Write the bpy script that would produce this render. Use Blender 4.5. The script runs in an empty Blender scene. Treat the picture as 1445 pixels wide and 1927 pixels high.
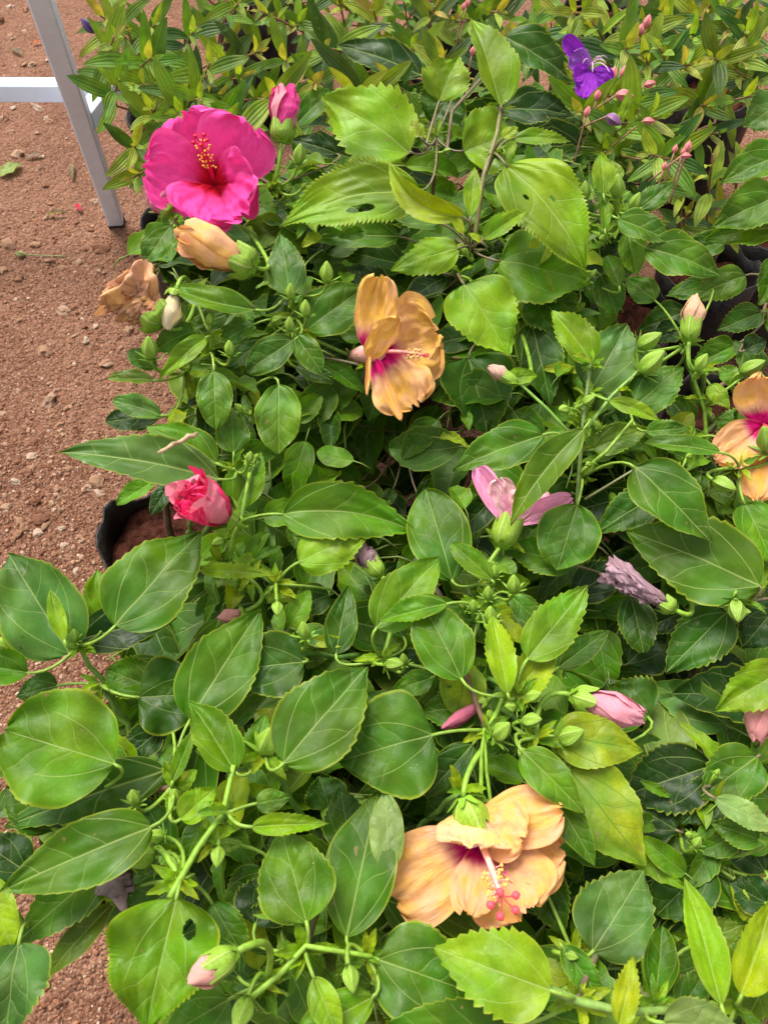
import bpy, math, random
from mathutils import Vector, Matrix, noise
from mathutils.geometry import intersect_line_plane
R = math.radians
rnd = random.Random(7)
sc = bpy.context.scene
COL = sc.collection

# ---------------------------------------------------------------- camera, sky, sun, exposure
CAM_H, PITCH, FPX, W, H = 1.10, 55.0, 1402.0, 1445.0, 1927.0
cam = bpy.data.cameras.new('camera'); cam_o = bpy.data.objects.new('camera', cam); COL.objects.link(cam_o)
cam.sensor_fit = 'VERTICAL'; cam.sensor_height = 36; cam.lens = 36 * FPX / H
cam.clip_start = .02; cam.clip_end = 500
cam_o.location = (0, 0, CAM_H); cam_o.rotation_euler = (R(90 - PITCH), 0, 0)
cam.dof.use_dof = True; cam.dof.focus_distance = .78; cam.dof.aperture_fstop = 16
sc.camera = cam_o

world = bpy.data.worlds.new('World'); sc.world = world; world.use_nodes = True
wn = world.node_tree.nodes; wl = world.node_tree.links
bg = wn['Background']; sky = wn.new('ShaderNodeTexSky'); sky.sky_type = 'NISHITA'; sky.sun_disc = False
SUN_EL, SUN_AZ = 62, -35          # azimuth measured from +Y towards +X
sky.sun_elevation = R(SUN_EL); sky.sun_rotation = R(SUN_AZ); sky.dust_density = 4; sky.air_density = 1.3
hs = wn.new('ShaderNodeHueSaturation'); hs.inputs['Saturation'].default_value = .09   # thin bright cloud cover
wl.new(sky.outputs[0], hs.inputs['Color']); wl.new(hs.outputs[0], bg.inputs['Color'])
bg.inputs['Strength'].default_value = .115

sun = bpy.data.lights.new('sun', 'SUN'); sun.energy = 2.3; sun.angle = R(30); sun.color = (1, .94, .84)
sun_o = bpy.data.objects.new('sun', sun); COL.objects.link(sun_o)
d = Vector((math.sin(R(SUN_AZ)) * math.cos(R(SUN_EL)), math.cos(R(SUN_AZ)) * math.cos(R(SUN_EL)), math.sin(R(SUN_EL))))
sun_o.rotation_euler = d.to_track_quat('Z', 'Y').to_euler()
vs = sc.view_settings; vs.view_transform = 'Standard'; vs.look = 'None'; vs.gamma = 1; vs.exposure = 1.05; vs.use_curve_mapping = False
sc.render.engine = 'CYCLES'
sc.cycles.max_bounces = 3; sc.cycles.transmission_bounces = 2; sc.cycles.diffuse_bounces = 2; sc.cycles.glossy_bounces = 2

# ---------------------------------------------------------------- pixel -> world helpers
CP = Vector((0, 0, CAM_H))
p_ = R(PITCH)
FWD = Vector((0, math.cos(p_), -math.sin(p_))); UPV = Vector((0, math.sin(p_), math.cos(p_))); RGT = Vector((1, 0, 0))
UP = Vector((0, 0, 1))
def ray(px, py): return FWD + RGT * ((px - W / 2) / FPX) + UPV * ((H / 2 - py) / FPX)
def Pz(px, py, z):
    r = ray(px, py); return CP + r * ((z - CAM_H) / r.z)
def proj(p):
    v = p - CP; dep = v.dot(FWD)
    return (W / 2 + FPX * v.dot(RGT) / dep, H / 2 - FPX * v.dot(UPV) / dep, dep)
def depth(p): return (p - CP).dot(FWD)
ZT = [(-200, .62), (0, .62), (300, .67), (600, .61), (1000, .56), (1500, .56), (2200, .57)]
def z0(py):
    for (a, za), (b, zb) in zip(ZT, ZT[1:]):
        if py <= b: return za + (zb - za) * max(0, (py - a)) / (b - a)
    return ZT[-1][1]
LAY = .028
def PL(px, py, layer=0): return Pz(px, py, z0(py) - LAY * layer)
def inpoly(x, y, poly):
    c = False; j = len(poly) - 1
    for i in range(len(poly)):
        xi, yi = poly[i]; xj, yj = poly[j]
        if (yi > y) != (yj > y) and x < (xj - xi) * (y - yi) / (yj - yi) + xi: c = not c
        j = i
    return c

# ---------------------------------------------------------------- object helpers
def link(o, parent=None):
    COL.objects.link(o)
    if parent: o.parent = parent
    return o
def mesh(name, V, F, uv=None, uv2=None, smooth=True, mats=(), mi=None):
    me = bpy.data.meshes.new(name)
    me.from_pydata([tuple(v) for v in V], [], F)
    if smooth: me.polygons.foreach_set('use_smooth', [True] * len(me.polygons))
    if uv is not None:
        vi = [0] * len(me.loops); me.loops.foreach_get('vertex_index', vi)
        for nm, u in (('uv', uv), ('edge', uv2)):
            if u is None: continue
            l = me.uv_layers.new(name=nm)
            l.data.foreach_set('uv', [c for i in vi for c in u[i]])
    for m in mats: me.materials.append(m)
    if mi: me.polygons.foreach_set('material_index', mi)
    me.update(); return me
ORG = {}
def put(name, me, parent=None, loc=(0, 0, 0), color=None):
    """mesh verts are relative to loc, loc given in world space; parents are never rotated"""
    o = bpy.data.objects.new(name, me); link(o, parent)
    loc = Vector(loc); ORG[o] = loc
    o.location = loc - ORG[parent] if parent else loc
    if color: o.color = (*color, 1)
    return o
def thing(name, label, cat, loc, group=None):
    o = bpy.data.objects.new(name, None); link(o); o.location = loc; ORG[o] = Vector(loc); o.empty_display_size = .05
    tag(o, label, cat, group); return o
def tag(o, label, cat=None, group=None):
    o['label'] = label
    if cat: o['category'] = cat
    if group: o['group'] = group
    return o

# ---------------------------------------------------------------- materials
class N:
    def __init__(s, name):
        s.m = bpy.data.materials.new(name); s.m.use_nodes = True; s.t = s.m.node_tree; s.n = s.t.nodes
        s.p = s.n['Principled BSDF']; s.out = s.n['Material Output']
    def new(s, ty, **kw):
        n = s.n.new('ShaderNode' + ty)
        for k, v in kw.items(): setattr(n, k, v)
        return n
    def set(s, inp, v):
        if hasattr(v, 'is_output') or isinstance(v, bpy.types.NodeSocket): s.t.links.new(v, inp)
        else: inp.default_value = v
    def math(s, op, a, b=0., c=0., clamp=False):
        n = s.new('Math', operation=op); n.use_clamp = clamp
        for i, v in enumerate((a, b, c)): s.set(n.inputs[i], v)
        return n.outputs[0]
    def mr(s, v, a, b, c=0., d=1., smooth=True):
        n = s.new('MapRange'); n.interpolation_type = 'SMOOTHSTEP' if smooth else 'LINEAR'
        for i, q in enumerate((v, a, b, c, d)): s.set(n.inputs[i], q)
        return n.outputs[0]
    def mix(s, f, a, b, mode='MIX'):
        n = s.new('Mix', data_type='RGBA', blend_type=mode)
        s.set(n.inputs[0], f); s.set(n.inputs[6], a if not isinstance(a, tuple) else (*a, 1)); s.set(n.inputs[7], b if not isinstance(b, tuple) else (*b, 1))
        return n.outputs[2]
    def noise(s, vec, scale, detail=3, rough=.5):
        n = s.new('TexNoise'); n.inputs['Scale'].default_value = scale; n.inputs['Detail'].default_value = detail; n.inputs['Roughness'].default_value = rough
        if vec is not None: s.set(n.inputs['Vector'], vec)
        return n.outputs[0]
    def voro(s, vec, scale, feature='F1', out=0):
        n = s.new('TexVoronoi', feature=feature); n.inputs['Scale'].default_value = scale
        if vec is not None: s.set(n.inputs['Vector'], vec)
        return n.outputs[out]
    def bump(s, h, strength, dist, nrm=None):
        n = s.new('Bump'); n.inputs['Strength'].default_value = strength; n.inputs['Distance'].default_value = dist
        s.set(n.inputs['Height'], h)
        if nrm is not None: s.set(n.inputs['Normal'], nrm)
        return n.outputs[0]

def leaf_material(name, kind='hib', veins=(.42, .52, .16), vein_f=.46, dark_veins=False):
    s = N(name)
    uv = s.new('UVMap', uv_map='uv').outputs[0]; ed = s.new('UVMap', uv_map='edge').outputs[0]
    oi = s.new('ObjectInfo')
    sx = s.new('SeparateXYZ'); s.set(sx.inputs[0], uv); x = sx.outputs[0]
    ys = s.math('SUBTRACT', sx.outputs[1], .5); y = s.math('ABSOLUTE', ys)
    se = s.new('SeparateXYZ'); s.set(se.inputs[0], ed); e = se.outputs[0]
    off = s.new('VectorMath', operation='ADD'); s.set(off.inputs[0], uv)
    cb = s.new('CombineXYZ'); s.set(cb.inputs[2], s.math('MULTIPLY', oi.outputs['Random'], 37.)); s.set(off.inputs[1], cb.outputs[0])
    vec = off.outputs[0]
    def nz(scale, det, ro=.5):
        n = s.new('TexNoise'); n.inputs['Scale'].default_value = scale; n.inputs['Detail'].default_value = det; n.inputs['Roughness'].default_value = ro
        s.set(n.inputs['Vector'], vec); c3 = s.new('SeparateColor'); s.set(c3.inputs[0], n.outputs[1]); return c3.outputs
    na = nz(2.4, 2.); nb = nz(10, 3., .6)
    if kind == 'hib':
        mid = s.mr(y, .002, s.math('SUBTRACT', .0125, s.math('MULTIPLY', x, .007)), 1, 0)
        wob = s.math('MULTIPLY', s.math('SINE', s.math('ADD', s.math('MULTIPLY', ys, 31.), s.math('MULTIPLY', oi.outputs['Random'], 50.))), .012)
        yc = s.math('POWER', y, .86)
        t = s.math('ADD', s.math('SUBTRACT', x, s.math('MULTIPLY', yc, .72)), s.math('ADD', wob, s.math('MULTIPLY', s.math('SIGN', ys), .035)))
        fr = s.math('ABSOLUTE', s.math('SUBTRACT', s.math('FRACT', s.math('MULTIPLY', t, 4.6)), .5))
        side = s.math('MULTIPLY', s.mr(fr, .006, .036, 1, 0), s.mr(t, .16, .24))
        cv = s.math('MULTIPLY', x, s.math('SUBTRACT', .80, s.math('MULTIPLY', x, .62)))
        bas = s.mr(s.math('ABSOLUTE', s.math('SUBTRACT', y, cv)), .0015, .008, 1, 0)
        bas = s.math('MULTIPLY', bas, s.mr(x, .5, .75, 1, 0))
        fade = s.mr(e, .55, .95, 1, .25)
        major = s.math('MAXIMUM', mid, s.math('MAXIMUM', s.math('MULTIPLY', s.math('MULTIPLY', side, fade), .55), s.math('MULTIPLY', bas, .75)))
        cell = s.voro(vec, 17, 'DISTANCE_TO_EDGE'); cellm = s.mr(cell, .0, .07, 1, 0)
        wide = s.math('MAXIMUM', s.mr(y, 0, .05, 1, 0), s.math('MULTIPLY', s.mr(fr, 0, .3, 1, 0), s.mr(t, .1, .3)))
        hgt = s.math('SUBTRACT', s.math('MULTIPLY', s.mr(cell, 0, .3), .07), s.math('ADD', s.math('MULTIPLY', major, .35), s.math('MULTIPLY', wide, .30)))
    else:
        yn = s.math('MULTIPLY', e, 2.2)
        fr = s.math('ABSOLUTE', s.math('SUBTRACT', s.math('FRACT', s.math('ADD', yn, .5)), .5))
        major = s.math('MULTIPLY', s.mr(fr, .02, .13, 1, 0), .9); cellm = 0.
        hgt = s.math('MULTIPLY', s.mr(fr, 0, .35), 1.)
    base = oi.outputs['Color']
    hsv = s.new('HueSaturation'); s.set(hsv.inputs['Color'], base)
    s.set(hsv.inputs['Value'], s.mr(na[0], .3, .7, .72, 1.25)); s.set(hsv.inputs['Hue'], s.mr(na[1], .3, .7, .485, .51))
    c = hsv.outputs[0]
    if dark_veins:
        c = s.mix(s.math('MULTIPLY', s.math('MAXIMUM', major, s.math('MULTIPLY', cellm, .55)), .7), c, (.05, .15, .01))
        c = s.mix(s.mr(na[2], .42, .62, 0, .55), c, (.08, .22, .012))
    else:
        if kind == 'hib': c = s.mix(s.math('MULTIPLY', cellm, .20), c, (.03, .11, .01))
        c = s.mix(s.math('MULTIPLY', major, vein_f), c, veins)
    rim = s.mr(e, .92, 1., 0, .55 if kind == 'hib' else .4)
    c = s.mix(rim, c, (.36, .42, .03) if kind == 'hib' else (.36, .28, .05))
    c = s.mix(s.mr(nb[0], .695, .73, 0, .75), c, (.24, .17, .07))
    c = s.mix(s.mr(nb[1], .52, .8, 0, .10), c, (.40, .42, .22))
    c = s.mix(s.mr(nb[2], .745, .76, 0, .7), c, (.55, .52, .36))
    geo = s.new('NewGeometry')
    und = s.mix(.40, c, (.26, .37, .10)); c = s.mix(geo.outputs['Backfacing'], c, und)
    s.set(s.p.inputs['Base Color'], c)
    s.set(s.p.inputs['Roughness'], s.math('ADD', s.math('ADD', s.mr(na[2], .3, .7, .36, .52), s.mr(nb[1], .4, .7, 0, .14)), s.math('MULTIPLY', geo.outputs['Backfacing'], .25)))
    s.p.inputs['Specular IOR Level'].default_value = .29
    nrm = s.bump(hgt, .5, .0016 if kind == 'hib' else .0014)
    s.set(s.p.inputs['Normal'], nrm)
    tr = s.new('BsdfTranslucent')
    tc = s.mix(1., c, (1.5, 1.35, .35), 'MULTIPLY'); s.set(tr.inputs['Color'], tc)
    ms = s.new('MixShader'); ms.inputs[0].default_value = .33
    s.t.links.new(s.p.outputs[0], ms.inputs[1]); s.t.links.new(tr.outputs[0], ms.inputs[2]); s.t.links.new(ms.outputs[0], s.out.inputs[0])
    return s.m

def petal_material(name, throat, t0, t1, vein, crinkle=.5, wither=None, pale=None, heavy=False, rim=None):
    s = N(name); uv = s.new('UVMap', uv_map='uv').outputs[0]; ed = s.new('UVMap', uv_map='edge').outputs[0]
    oi = s.new('ObjectInfo')
    sx = s.new('SeparateXYZ'); s.set(sx.inputs[0], uv); x = sx.outputs[0]
    se = s.new('SeparateXYZ'); s.set(se.inputs[0], ed)
    mp = s.new('CombineXYZ'); s.set(mp.inputs[0], s.math('MULTIPLY', x, 2.)); s.set(mp.inputs[1], s.math('MULTIPLY', se.outputs[1], 16.)); s.set(mp.inputs[2], s.math('MULTIPLY', oi.outputs['Random'], 31.))
    streak = s.noise(mp.outputs[0], 3., 4, .65)
    mp2 = s.new('CombineXYZ'); s.set(mp2.inputs[0], s.math('MULTIPLY', x, 9.)); s.set(mp2.inputs[1], s.math('MULTIPLY', se.outputs[1], 5.)); s.set(mp2.inputs[2], s.math('MULTIPLY', oi.outputs['Random'], 17.))
    fine = s.noise(mp2.outputs[0], 1.6, 5, .6)
    c = oi.outputs['Color']
    low = s.noise(mp2.outputs[0], .35, 2)
    hsv = s.new('HueSaturation'); s.set(hsv.inputs['Color'], c); s.set(hsv.inputs['Value'], s.mr(fine, .3, .7, .92, 1.05)); c = hsv.outputs[0]
    if wither: s.set(hsv.inputs['Hue'], s.mr(low, .3, .7, .487, .512)); s.set(hsv.inputs['Saturation'], s.mr(low, .35, .65, .88, 1.08))
    c = s.mix(s.mr(streak, .50, .66, 0, .6), c, vein)
    if rim: c = s.mix(s.mr(se.outputs[0], .80, 1., 0, .5), c, rim)
    if pale: c = s.mix(s.mr(s.math('ADD', x, s.math('MULTIPLY', s.math('SUBTRACT', streak, .5), .25)), t0, t1 + .16, .75, 0), c, pale)
    tm = s.mr(s.math('ADD', x, s.math('MULTIPLY', s.math('SUBTRACT', streak, .5), .30)), t0, t1, 1, 0)
    c = s.mix(tm, c, throat)
    if wither:
        c = s.mix(s.mr(se.outputs[0], .88, 1., 0, .45), c, wither)
        c = s.mix(s.mr(fine, .64, .8, 0, .12 if not heavy else .5), c, wither)
    s.set(s.p.inputs['Base Color'], c); s.p.inputs['Roughness'].default_value = .62
    s.p.inputs['Specular IOR Level'].default_value = .25
    h = s.math('ADD', streak, s.math('MULTIPLY', fine, .6))
    nrm = s.bump(h, crinkle, .003); s.set(s.p.inputs['Normal'], nrm)
    tr = s.new('BsdfTranslucent'); s.set(tr.inputs['Color'], c); s.set(tr.inputs['Normal'], nrm)
    ms = s.new('MixShader'); ms.inputs[0].default_value = .24
    s.t.links.new(s.p.outputs[0], ms.inputs[1]); s.t.links.new(tr.outputs[0], ms.inputs[2]); s.t.links.new(ms.outputs[0], s.out.inputs[0])
    return s.m

def plain(name, col=None, rough=.5, noise_amt=.25, scale=60, bump=.2, dist=.001, spec=.4, second=None, obj_color=False, metallic=0, stretch=None):
    s = N(name); tc = s.new('TexCoord'); v = tc.outputs['Object']
    if stretch:
        m = s.new('Mapping'); m.inputs['Scale'].default_value = stretch; s.set(m.inputs[0], v); v = m.outputs[0]
    n = s.noise(v, scale, 5, .6)
    base = s.new('ObjectInfo').outputs['Color'] if obj_color else (*col, 1)
    hsv = s.new('HueSaturation'); s.set(hsv.inputs['Color'], base); s.set(hsv.inputs['Value'], s.mr(n, .25, .75, 1 - noise_amt, 1 + noise_amt))
    c = hsv.outputs[0]
    if second: c = s.mix(s.mr(s.noise(v, scale * .35, 4), .45, .65), c, second)
    s.set(s.p.inputs['Base Color'], c); s.p.inputs['Roughness'].default_value = rough; s.p.inputs['Specular IOR Level'].default_value = spec
    s.p.inputs['Metallic'].default_value = metallic
    s.set(s.p.inputs['Normal'], s.bump(n, bump, dist)); return s.m

M_LEAF = leaf_material('hibiscus_leaf')
M_YLEAF = leaf_material('chlorotic_leaf', dark_veins=True)
M_TIB = leaf_material('nerved_leaf', 'tib', veins=(.02, .06, .01), vein_f=.45)
M_GREEN = plain('green_stalk', obj_color=True, rough=.5, noise_amt=.3, scale=110, bump=.4, dist=.001)
M_BARK = plain('brown_stem', (.14, .085, .05), rough=.8, noise_amt=.4, scale=140, bump=.6, second=(.09, .10, .04), stretch=(1, 1, .3))
def calyx_material():
    s = N('calyx_green'); uv = s.new('UVMap', uv_map='uv').outputs[0]; sx = s.new('SeparateXYZ'); s.set(sx.inputs[0], uv)
    tc = s.new('TexCoord'); n = s.noise(uv, 9, 4, .6)
    fr = s.math('ABSOLUTE', s.math('SUBTRACT', s.math('FRACT', s.math('ADD', sx.outputs[1], .5)), .5))
    rib = s.mr(fr, .02, .10, 1, 0)
    f2 = s.math('ABSOLUTE', s.math('SUBTRACT', s.math('FRACT', s.math('MULTIPLY', sx.outputs[1], 2.)), .5)); rib2 = s.mr(f2, .0, .1, .4, 0)
    hsv = s.new('HueSaturation'); s.set(hsv.inputs['Color'], s.new('ObjectInfo').outputs['Color']); s.set(hsv.inputs['Value'], s.mr(n, .25, .75, .7, 1.25))
    c = s.mix(s.math('MULTIPLY', s.math('MAXIMUM', rib, rib2), .55), hsv.outputs[0], (.42, .50, .16))
    s.set(s.p.inputs['Base Color'], c); s.p.inputs['Roughness'].default_value = .5; s.p.inputs['Specular IOR Level'].default_value = .3
    s.set(s.p.inputs['Normal'], s.bump(s.math('ADD', rib, s.math('MULTIPLY', n, .5)), .5, .0012)); return s.m
M_CALYX = calyx_material()
M_PINK = petal_material('hot_pink_petal', (.62, .0, .02), .14, .44, (.95, .02, .30), .45, rim=(1., .14, .46))
M_PEACH = petal_material('peach_petal', (.70, .0, .18), .20, .36, (.97, .50, .19), .7, wither=(.92, .46, .16), pale=(.95, .52, .46))
M_PEACHR = petal_material('peach_rolled_petal', (.92, .55, .22), .0, .05, (.97, .50, .22), .6, wither=(.92, .44, .17))
M_ROSE = petal_material('rose_rolled_petal', (.80, .30, .36), .0, .1, (.88, .55, .42), .5)
M_MAUVE = petal_material('withered_mauve_petal', (.42, .30, .24), .0, .25, (.42, .32, .26), 1., wither=(.42, .25, .31), heavy=True)
M_BROWN = petal_material('withered_tan_petal', (.72, .30, .20), .0, .45, (.92, .50, .24), .8, wither=(.75, .38, .15), heavy=True)
M_PURPLE = petal_material('violet_petal', (.26, .02, .50), .0, .1, (.12, .0, .36), .4)
M_STAMEN = plain('stamen', obj_color=True, rough=.55, noise_amt=.2, scale=300, bump=.2)

# ---------------------------------------------------------------- lamina builder (leaves and petals)
def prof(u, al, be):
    if u <= 0 or u >= 1: return 0.
    a = al / (al + be); return (u / a) ** al * ((1 - u) / (1 - a)) ** be
def lamina(L, S, Nn, w, al=.55, be=.85, nu=36, nv=9, teeth=0, tooth=.06, t_from=.28, fold=0., foldl=None, curl=0., arch=0., bend=0.,
           wave=0., wk=2.3, droop=0., twist=0., ruffle=0., crumple=0., holes=(), seed=0, minw=.0, notch=0., endcurl=0.):
    """rows along L, columns across S; angles in degrees; lengths in metres"""
    ln = L.length; D = L / ln; V = []; UV = []; E = []; F = []
    if teeth: nu = max(nu - nu % 3, teeth * 3)
    rs = random.Random(seed); ph = rs.uniform(0, 6.28); so = Vector((rs.uniform(-50, 50), rs.uniform(-50, 50), seed * .37))
    fl, frt = R(fold if foldl is None else foldl), R(fold); cu = R(curl)
    cols = 2 * nv + 1
    for i in range(nu + 1):
        u = i / nu; uu = .004 + .992 * u
        hw = w / 2 * max(prof(uu, al, be), minw * (1 - u * .0))
        tt = 0.
        if teeth and uu > t_from:
            k = (i % 3) / 3; g = min(1, (uu - t_from) / .15) * (1 - .3 * uu)
            tt = tooth * g * (1.2 if i % 3 == 2 else (-.9 if i % 3 == 0 else .2)) * rs.uniform(.55, 1.35)
        a4 = 4 * uu * (1 - uu)
        M = D * (ln * uu) + Nn * (arch * ln * a4 - droop * ln * uu * uu) + S * (bend * ln * a4)
        tw = R(twist) * uu
        S2 = S * math.cos(tw) + Nn * math.sin(tw); N2 = Nn * math.cos(tw) - S * math.sin(tw)
        if endcurl: M = M + Nn * (endcurl * ln * max(0, uu - .6) ** 2 * 3)
        for j in range(cols):
            v = -1 + 2 * j / (cols - 1); av = abs(v)
            h = hw * (1 + (tt * av ** 6 if teeth else 0))
            f = (frt if v > 0 else fl) + cu * av * .6
            x = h * av * math.cos(f); z = h * av * math.sin(f)
            p = M + S2 * (x if v > 0 else -x) + N2 * z
            if teeth and tt > 0: p = p + D * (tt * av ** 8 * w * .35)
            if wave: p = p + N2 * (wave * w * av * av * math.sin(6.283 * wk * uu + ph + (1.7 if v > 0 else 0)))
            if ruffle:
                q = (uu ** 3) * ruffle * w
                p = p + N2 * (q * noise.noise(Vector((v * 3.2, uu * 2, 0)) + so)) + D * (q * .55 * noise.noise(Vector((v * 4., 9, uu)) + so)) + N2 * (q * .38 * noise.noise(Vector((v * 10, uu * 5, 21)) + so)) + D * (q * .22 * noise.noise(Vector((v * 13, 31, 0)) + so))
            if crumple:
                q = crumple * w
                p = p + N2 * (q * noise.noise(Vector((v * 2.2, uu * 3.5, 3)) + so)) + N2 * (q * .45 * noise.noise(Vector((v * 6, uu * 6, 5)) + so)) \
                      + S2 * (q * .4 * noise.noise(Vector((v * 2.5, uu * 4, 13)) + so) * av)
            if notch: p = p - D * (notch * ln * (uu ** 5) * (1 - av) ** 2)
            V.append(p); UV.append((uu, .5 + v * hw / ln)); E.append((av, v))
    for i in range(nu):
        for j in range(cols - 1):
            u = (i + .5) / nu; v = -1 + 2 * (j + .5) / (cols - 1)
            if any(((u - hu) * 1.6) ** 2 + (v - hv) ** 2 < hr * hr for hu, hv, hr in holes): continue
            a = i * cols + j; F.append((a, a + 1, a + cols + 1, a + cols))
    return V, F, UV, E

def tube(pts, rad, sides=6):
    """pts relative to the first point; rad float or list"""
    V = []; F = []; n = len(pts)
    if not isinstance(rad, (list, tuple)): rad = [rad] * n
    T0 = (pts[1] - pts[0]).normalized(); A = T0.orthogonal().normalized()
    for i, p in enumerate(pts):
        T = (pts[min(i + 1, n - 1)] - pts[max(i - 1, 0)]).normalized()
        A = (A - T * A.dot(T)).normalized(); Bn = T.cross(A)
        for k in range(sides):
            a = 6.2832 * k / sides; V.append(p + (A * math.cos(a) + Bn * math.sin(a)) * rad[i])
    for i in range(n - 1):
        for k in range(sides):
            a = i * sides + k; b = i * sides + (k + 1) % sides; F.append((a, b, b + sides, a + sides))
    F.append(tuple(range(sides))[::-1]); F.append(tuple(range((n - 1) * sides, n * sides)))
    return V, F
def curve(a, b, n=8, sag=0., jit=0., seed=0, ctrl=None):
    rs = random.Random(seed); out = []
    for i in range(n + 1):
        t = i / n
        p = a.lerp(b, t) if ctrl is None else a * (1 - t) ** 2 + ctrl * (2 * t * (1 - t)) + b * t * t
        p = p + UP * (sag * 4 * t * (1 - t))
        if jit and 0 < i < n: p = p + Vector((rs.uniform(-jit, jit), rs.uniform(-jit, jit), rs.uniform(-jit, jit)))
        out.append(p)
    return out
def put_tube(name, pts, rad, mat, parent, color=None, sides=6):
    o = pts[0]; V, F = tube([p - o for p in pts], rad, sides)
    return put(name, mesh(name, V, F, mats=[mat]), parent, o, color)

# ---------------------------------------------------------------- the setting: ground
def gh(x, y):
    return .010 * noise.noise(Vector((x * 2.2, y * 2.2, 0))) + .006 * noise.noise(Vector((x * 9, y * 9, 3))) + .0035 * noise.noise(Vector((x * 30, y * 30, 5))) + .002 * noise.noise(Vector((x * 80, y * 80, 7)))
def axis(lo, hi, step, far):
    a = []; x = lo
    while x < hi: a.append(x); x += step
    a.append(hi); st = step; l = lo; r = hi
    while l > -far: st *= 1.5; l -= st; r += st; a.insert(0, l); a.append(r)
    return a
X = axis(-1.15, -.1, .0065, 150); Y = axis(-.15, 1.75, .0065, 150)
V = [(x, y, gh(x, y) if abs(x) < 4 and abs(y) < 5 else -.004) for y in Y for x in X]; nx = len(X)
F = [(j * nx + i, j * nx + i + 1, (j + 1) * nx + i + 1, (j + 1) * nx + i) for j in range(len(Y) - 1) for i in range(nx - 1)]
s = N('red_dirt'); tc = s.new('TexCoord'); v = tc.outputs['Object']
c = s.mix(s.mr(s.noise(v, 5, 6, .6), .3, .7), (.125, .048, .026), (.235, .105, .063))
c = s.mix(s.mr(s.noise(v, 2.3, 3, .6), .4, .7, 0, .55), c, (.34, .17, .105))
c = s.mix(s.mr(s.noise(v, 45, 5, .7), .45, .75, 0, .6), c, (.37, .198, .125))
c = s.mix(s.mr(s.noise(v, 17, 5, .7), .55, .75, 0, .7), c, (.11, .034, .018))
vo = s.new('TexVoronoi'); vo.inputs['Scale'].default_value = 210; s.set(vo.inputs['Vector'], v)
g = s.new('SeparateColor'); s.set(g.inputs[0], vo.outputs['Color'])
c = s.mix(s.mr(g.outputs[0], .62, .95, 0, .6, False), c, (.36, .20, .13))
v3 = s.new('TexVoronoi'); v3.inputs['Scale'].default_value = 420; s.set(v3.inputs['Vector'], v); g3 = s.new('SeparateColor'); s.set(g3.inputs[0], v3.outputs['Color'])
c = s.mix(s.mr(g3.outputs[0], .6, 1., 0, .55, False), c, (.48, .30, .21)); c = s.mix(s.mr(g3.outputs[1], .6, 1., 0, .5, False), c, (.10, .035, .02))
c = s.mix(s.mr(g.outputs[1], .78, .98, 0, .6, False), c, (.09, .03, .018))
s.set(s.p.inputs['Base Color'], c); s.p.inputs['Roughness'].default_value = .95; s.p.inputs['Specular IOR Level'].default_value = .115
h = s.math('ADD', s.math('MULTIPLY', s.voro(v, 210), -.6), s.noise(v, 90, 6, .7))
s.set(s.p.inputs['Normal'], s.bump(s.math('ADD', h, s.math('MULTIPLY', s.voro(v, 85), -.9)), 1., .009)); M_DIRT = s.m
ground = put('ground', mesh('ground', V, F, mats=[M_DIRT])); ground['kind'] = 'structure'
ground['label'] = 'red brown gravelly earth beside the potted plants'

M_STONE = plain('pebble', obj_color=True, rough=.9, noise_amt=.4, scale=120, bump=.8, dist=.002, spec=.2)
import bmesh
def ico(sub):
    b = bmesh.new(); bmesh.ops.create_icosphere(b, subdivisions=sub, radius=1)
    v = [x.co.copy() for x in b.verts]; f = [[q.index for q in p.verts] for p in b.faces]; b.free(); return v, f
IV1, IF1 = ico(1); IV2, IF2 = ico(2)
def rock(vs, seed, flat=.6, k=1.3, amp=.45):
    o = Vector((seed * 3.1, seed * 1.7, 0)); out = []
    for v in vs:
        s_ = 1 + amp * noise.noise(v * k + o) + .18 * noise.noise(v * 3.1 + o)
        out.append(Vector((v.x * s_, v.y * s_, v.z * s_ * flat)))
    return out
STCOL = [(.31, .163, .097), (.24, .11, .065), (.40, .25, .168), (.355, .20, .125), (.195, .082, .046), (.49, .355, .27)]
rockm = [mesh('stone', rock(IV2, i, .62, 1.1, .8), IF2, mats=[M_STONE], smooth=False) for i in range(7)]
def stone(px, py, size_px, col=None, i=0):
    p = Pz(px, py, 0); sz = size_px * depth(p) / FPX / 2; p.z = gh(p.x, p.y) + sz * .08
    o = put('stone', rockm[i % 7], ground, p, col or rnd.choice(STCOL))
    o.scale = (sz * rnd.uniform(.85, 1.15), sz * rnd.uniform(.7, 1.), sz * rnd.uniform(.7, 1.)); o.rotation_euler = (rnd.uniform(-.3, .3), rnd.uniform(-.3, .3), rnd.uniform(0, 6.28))
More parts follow.
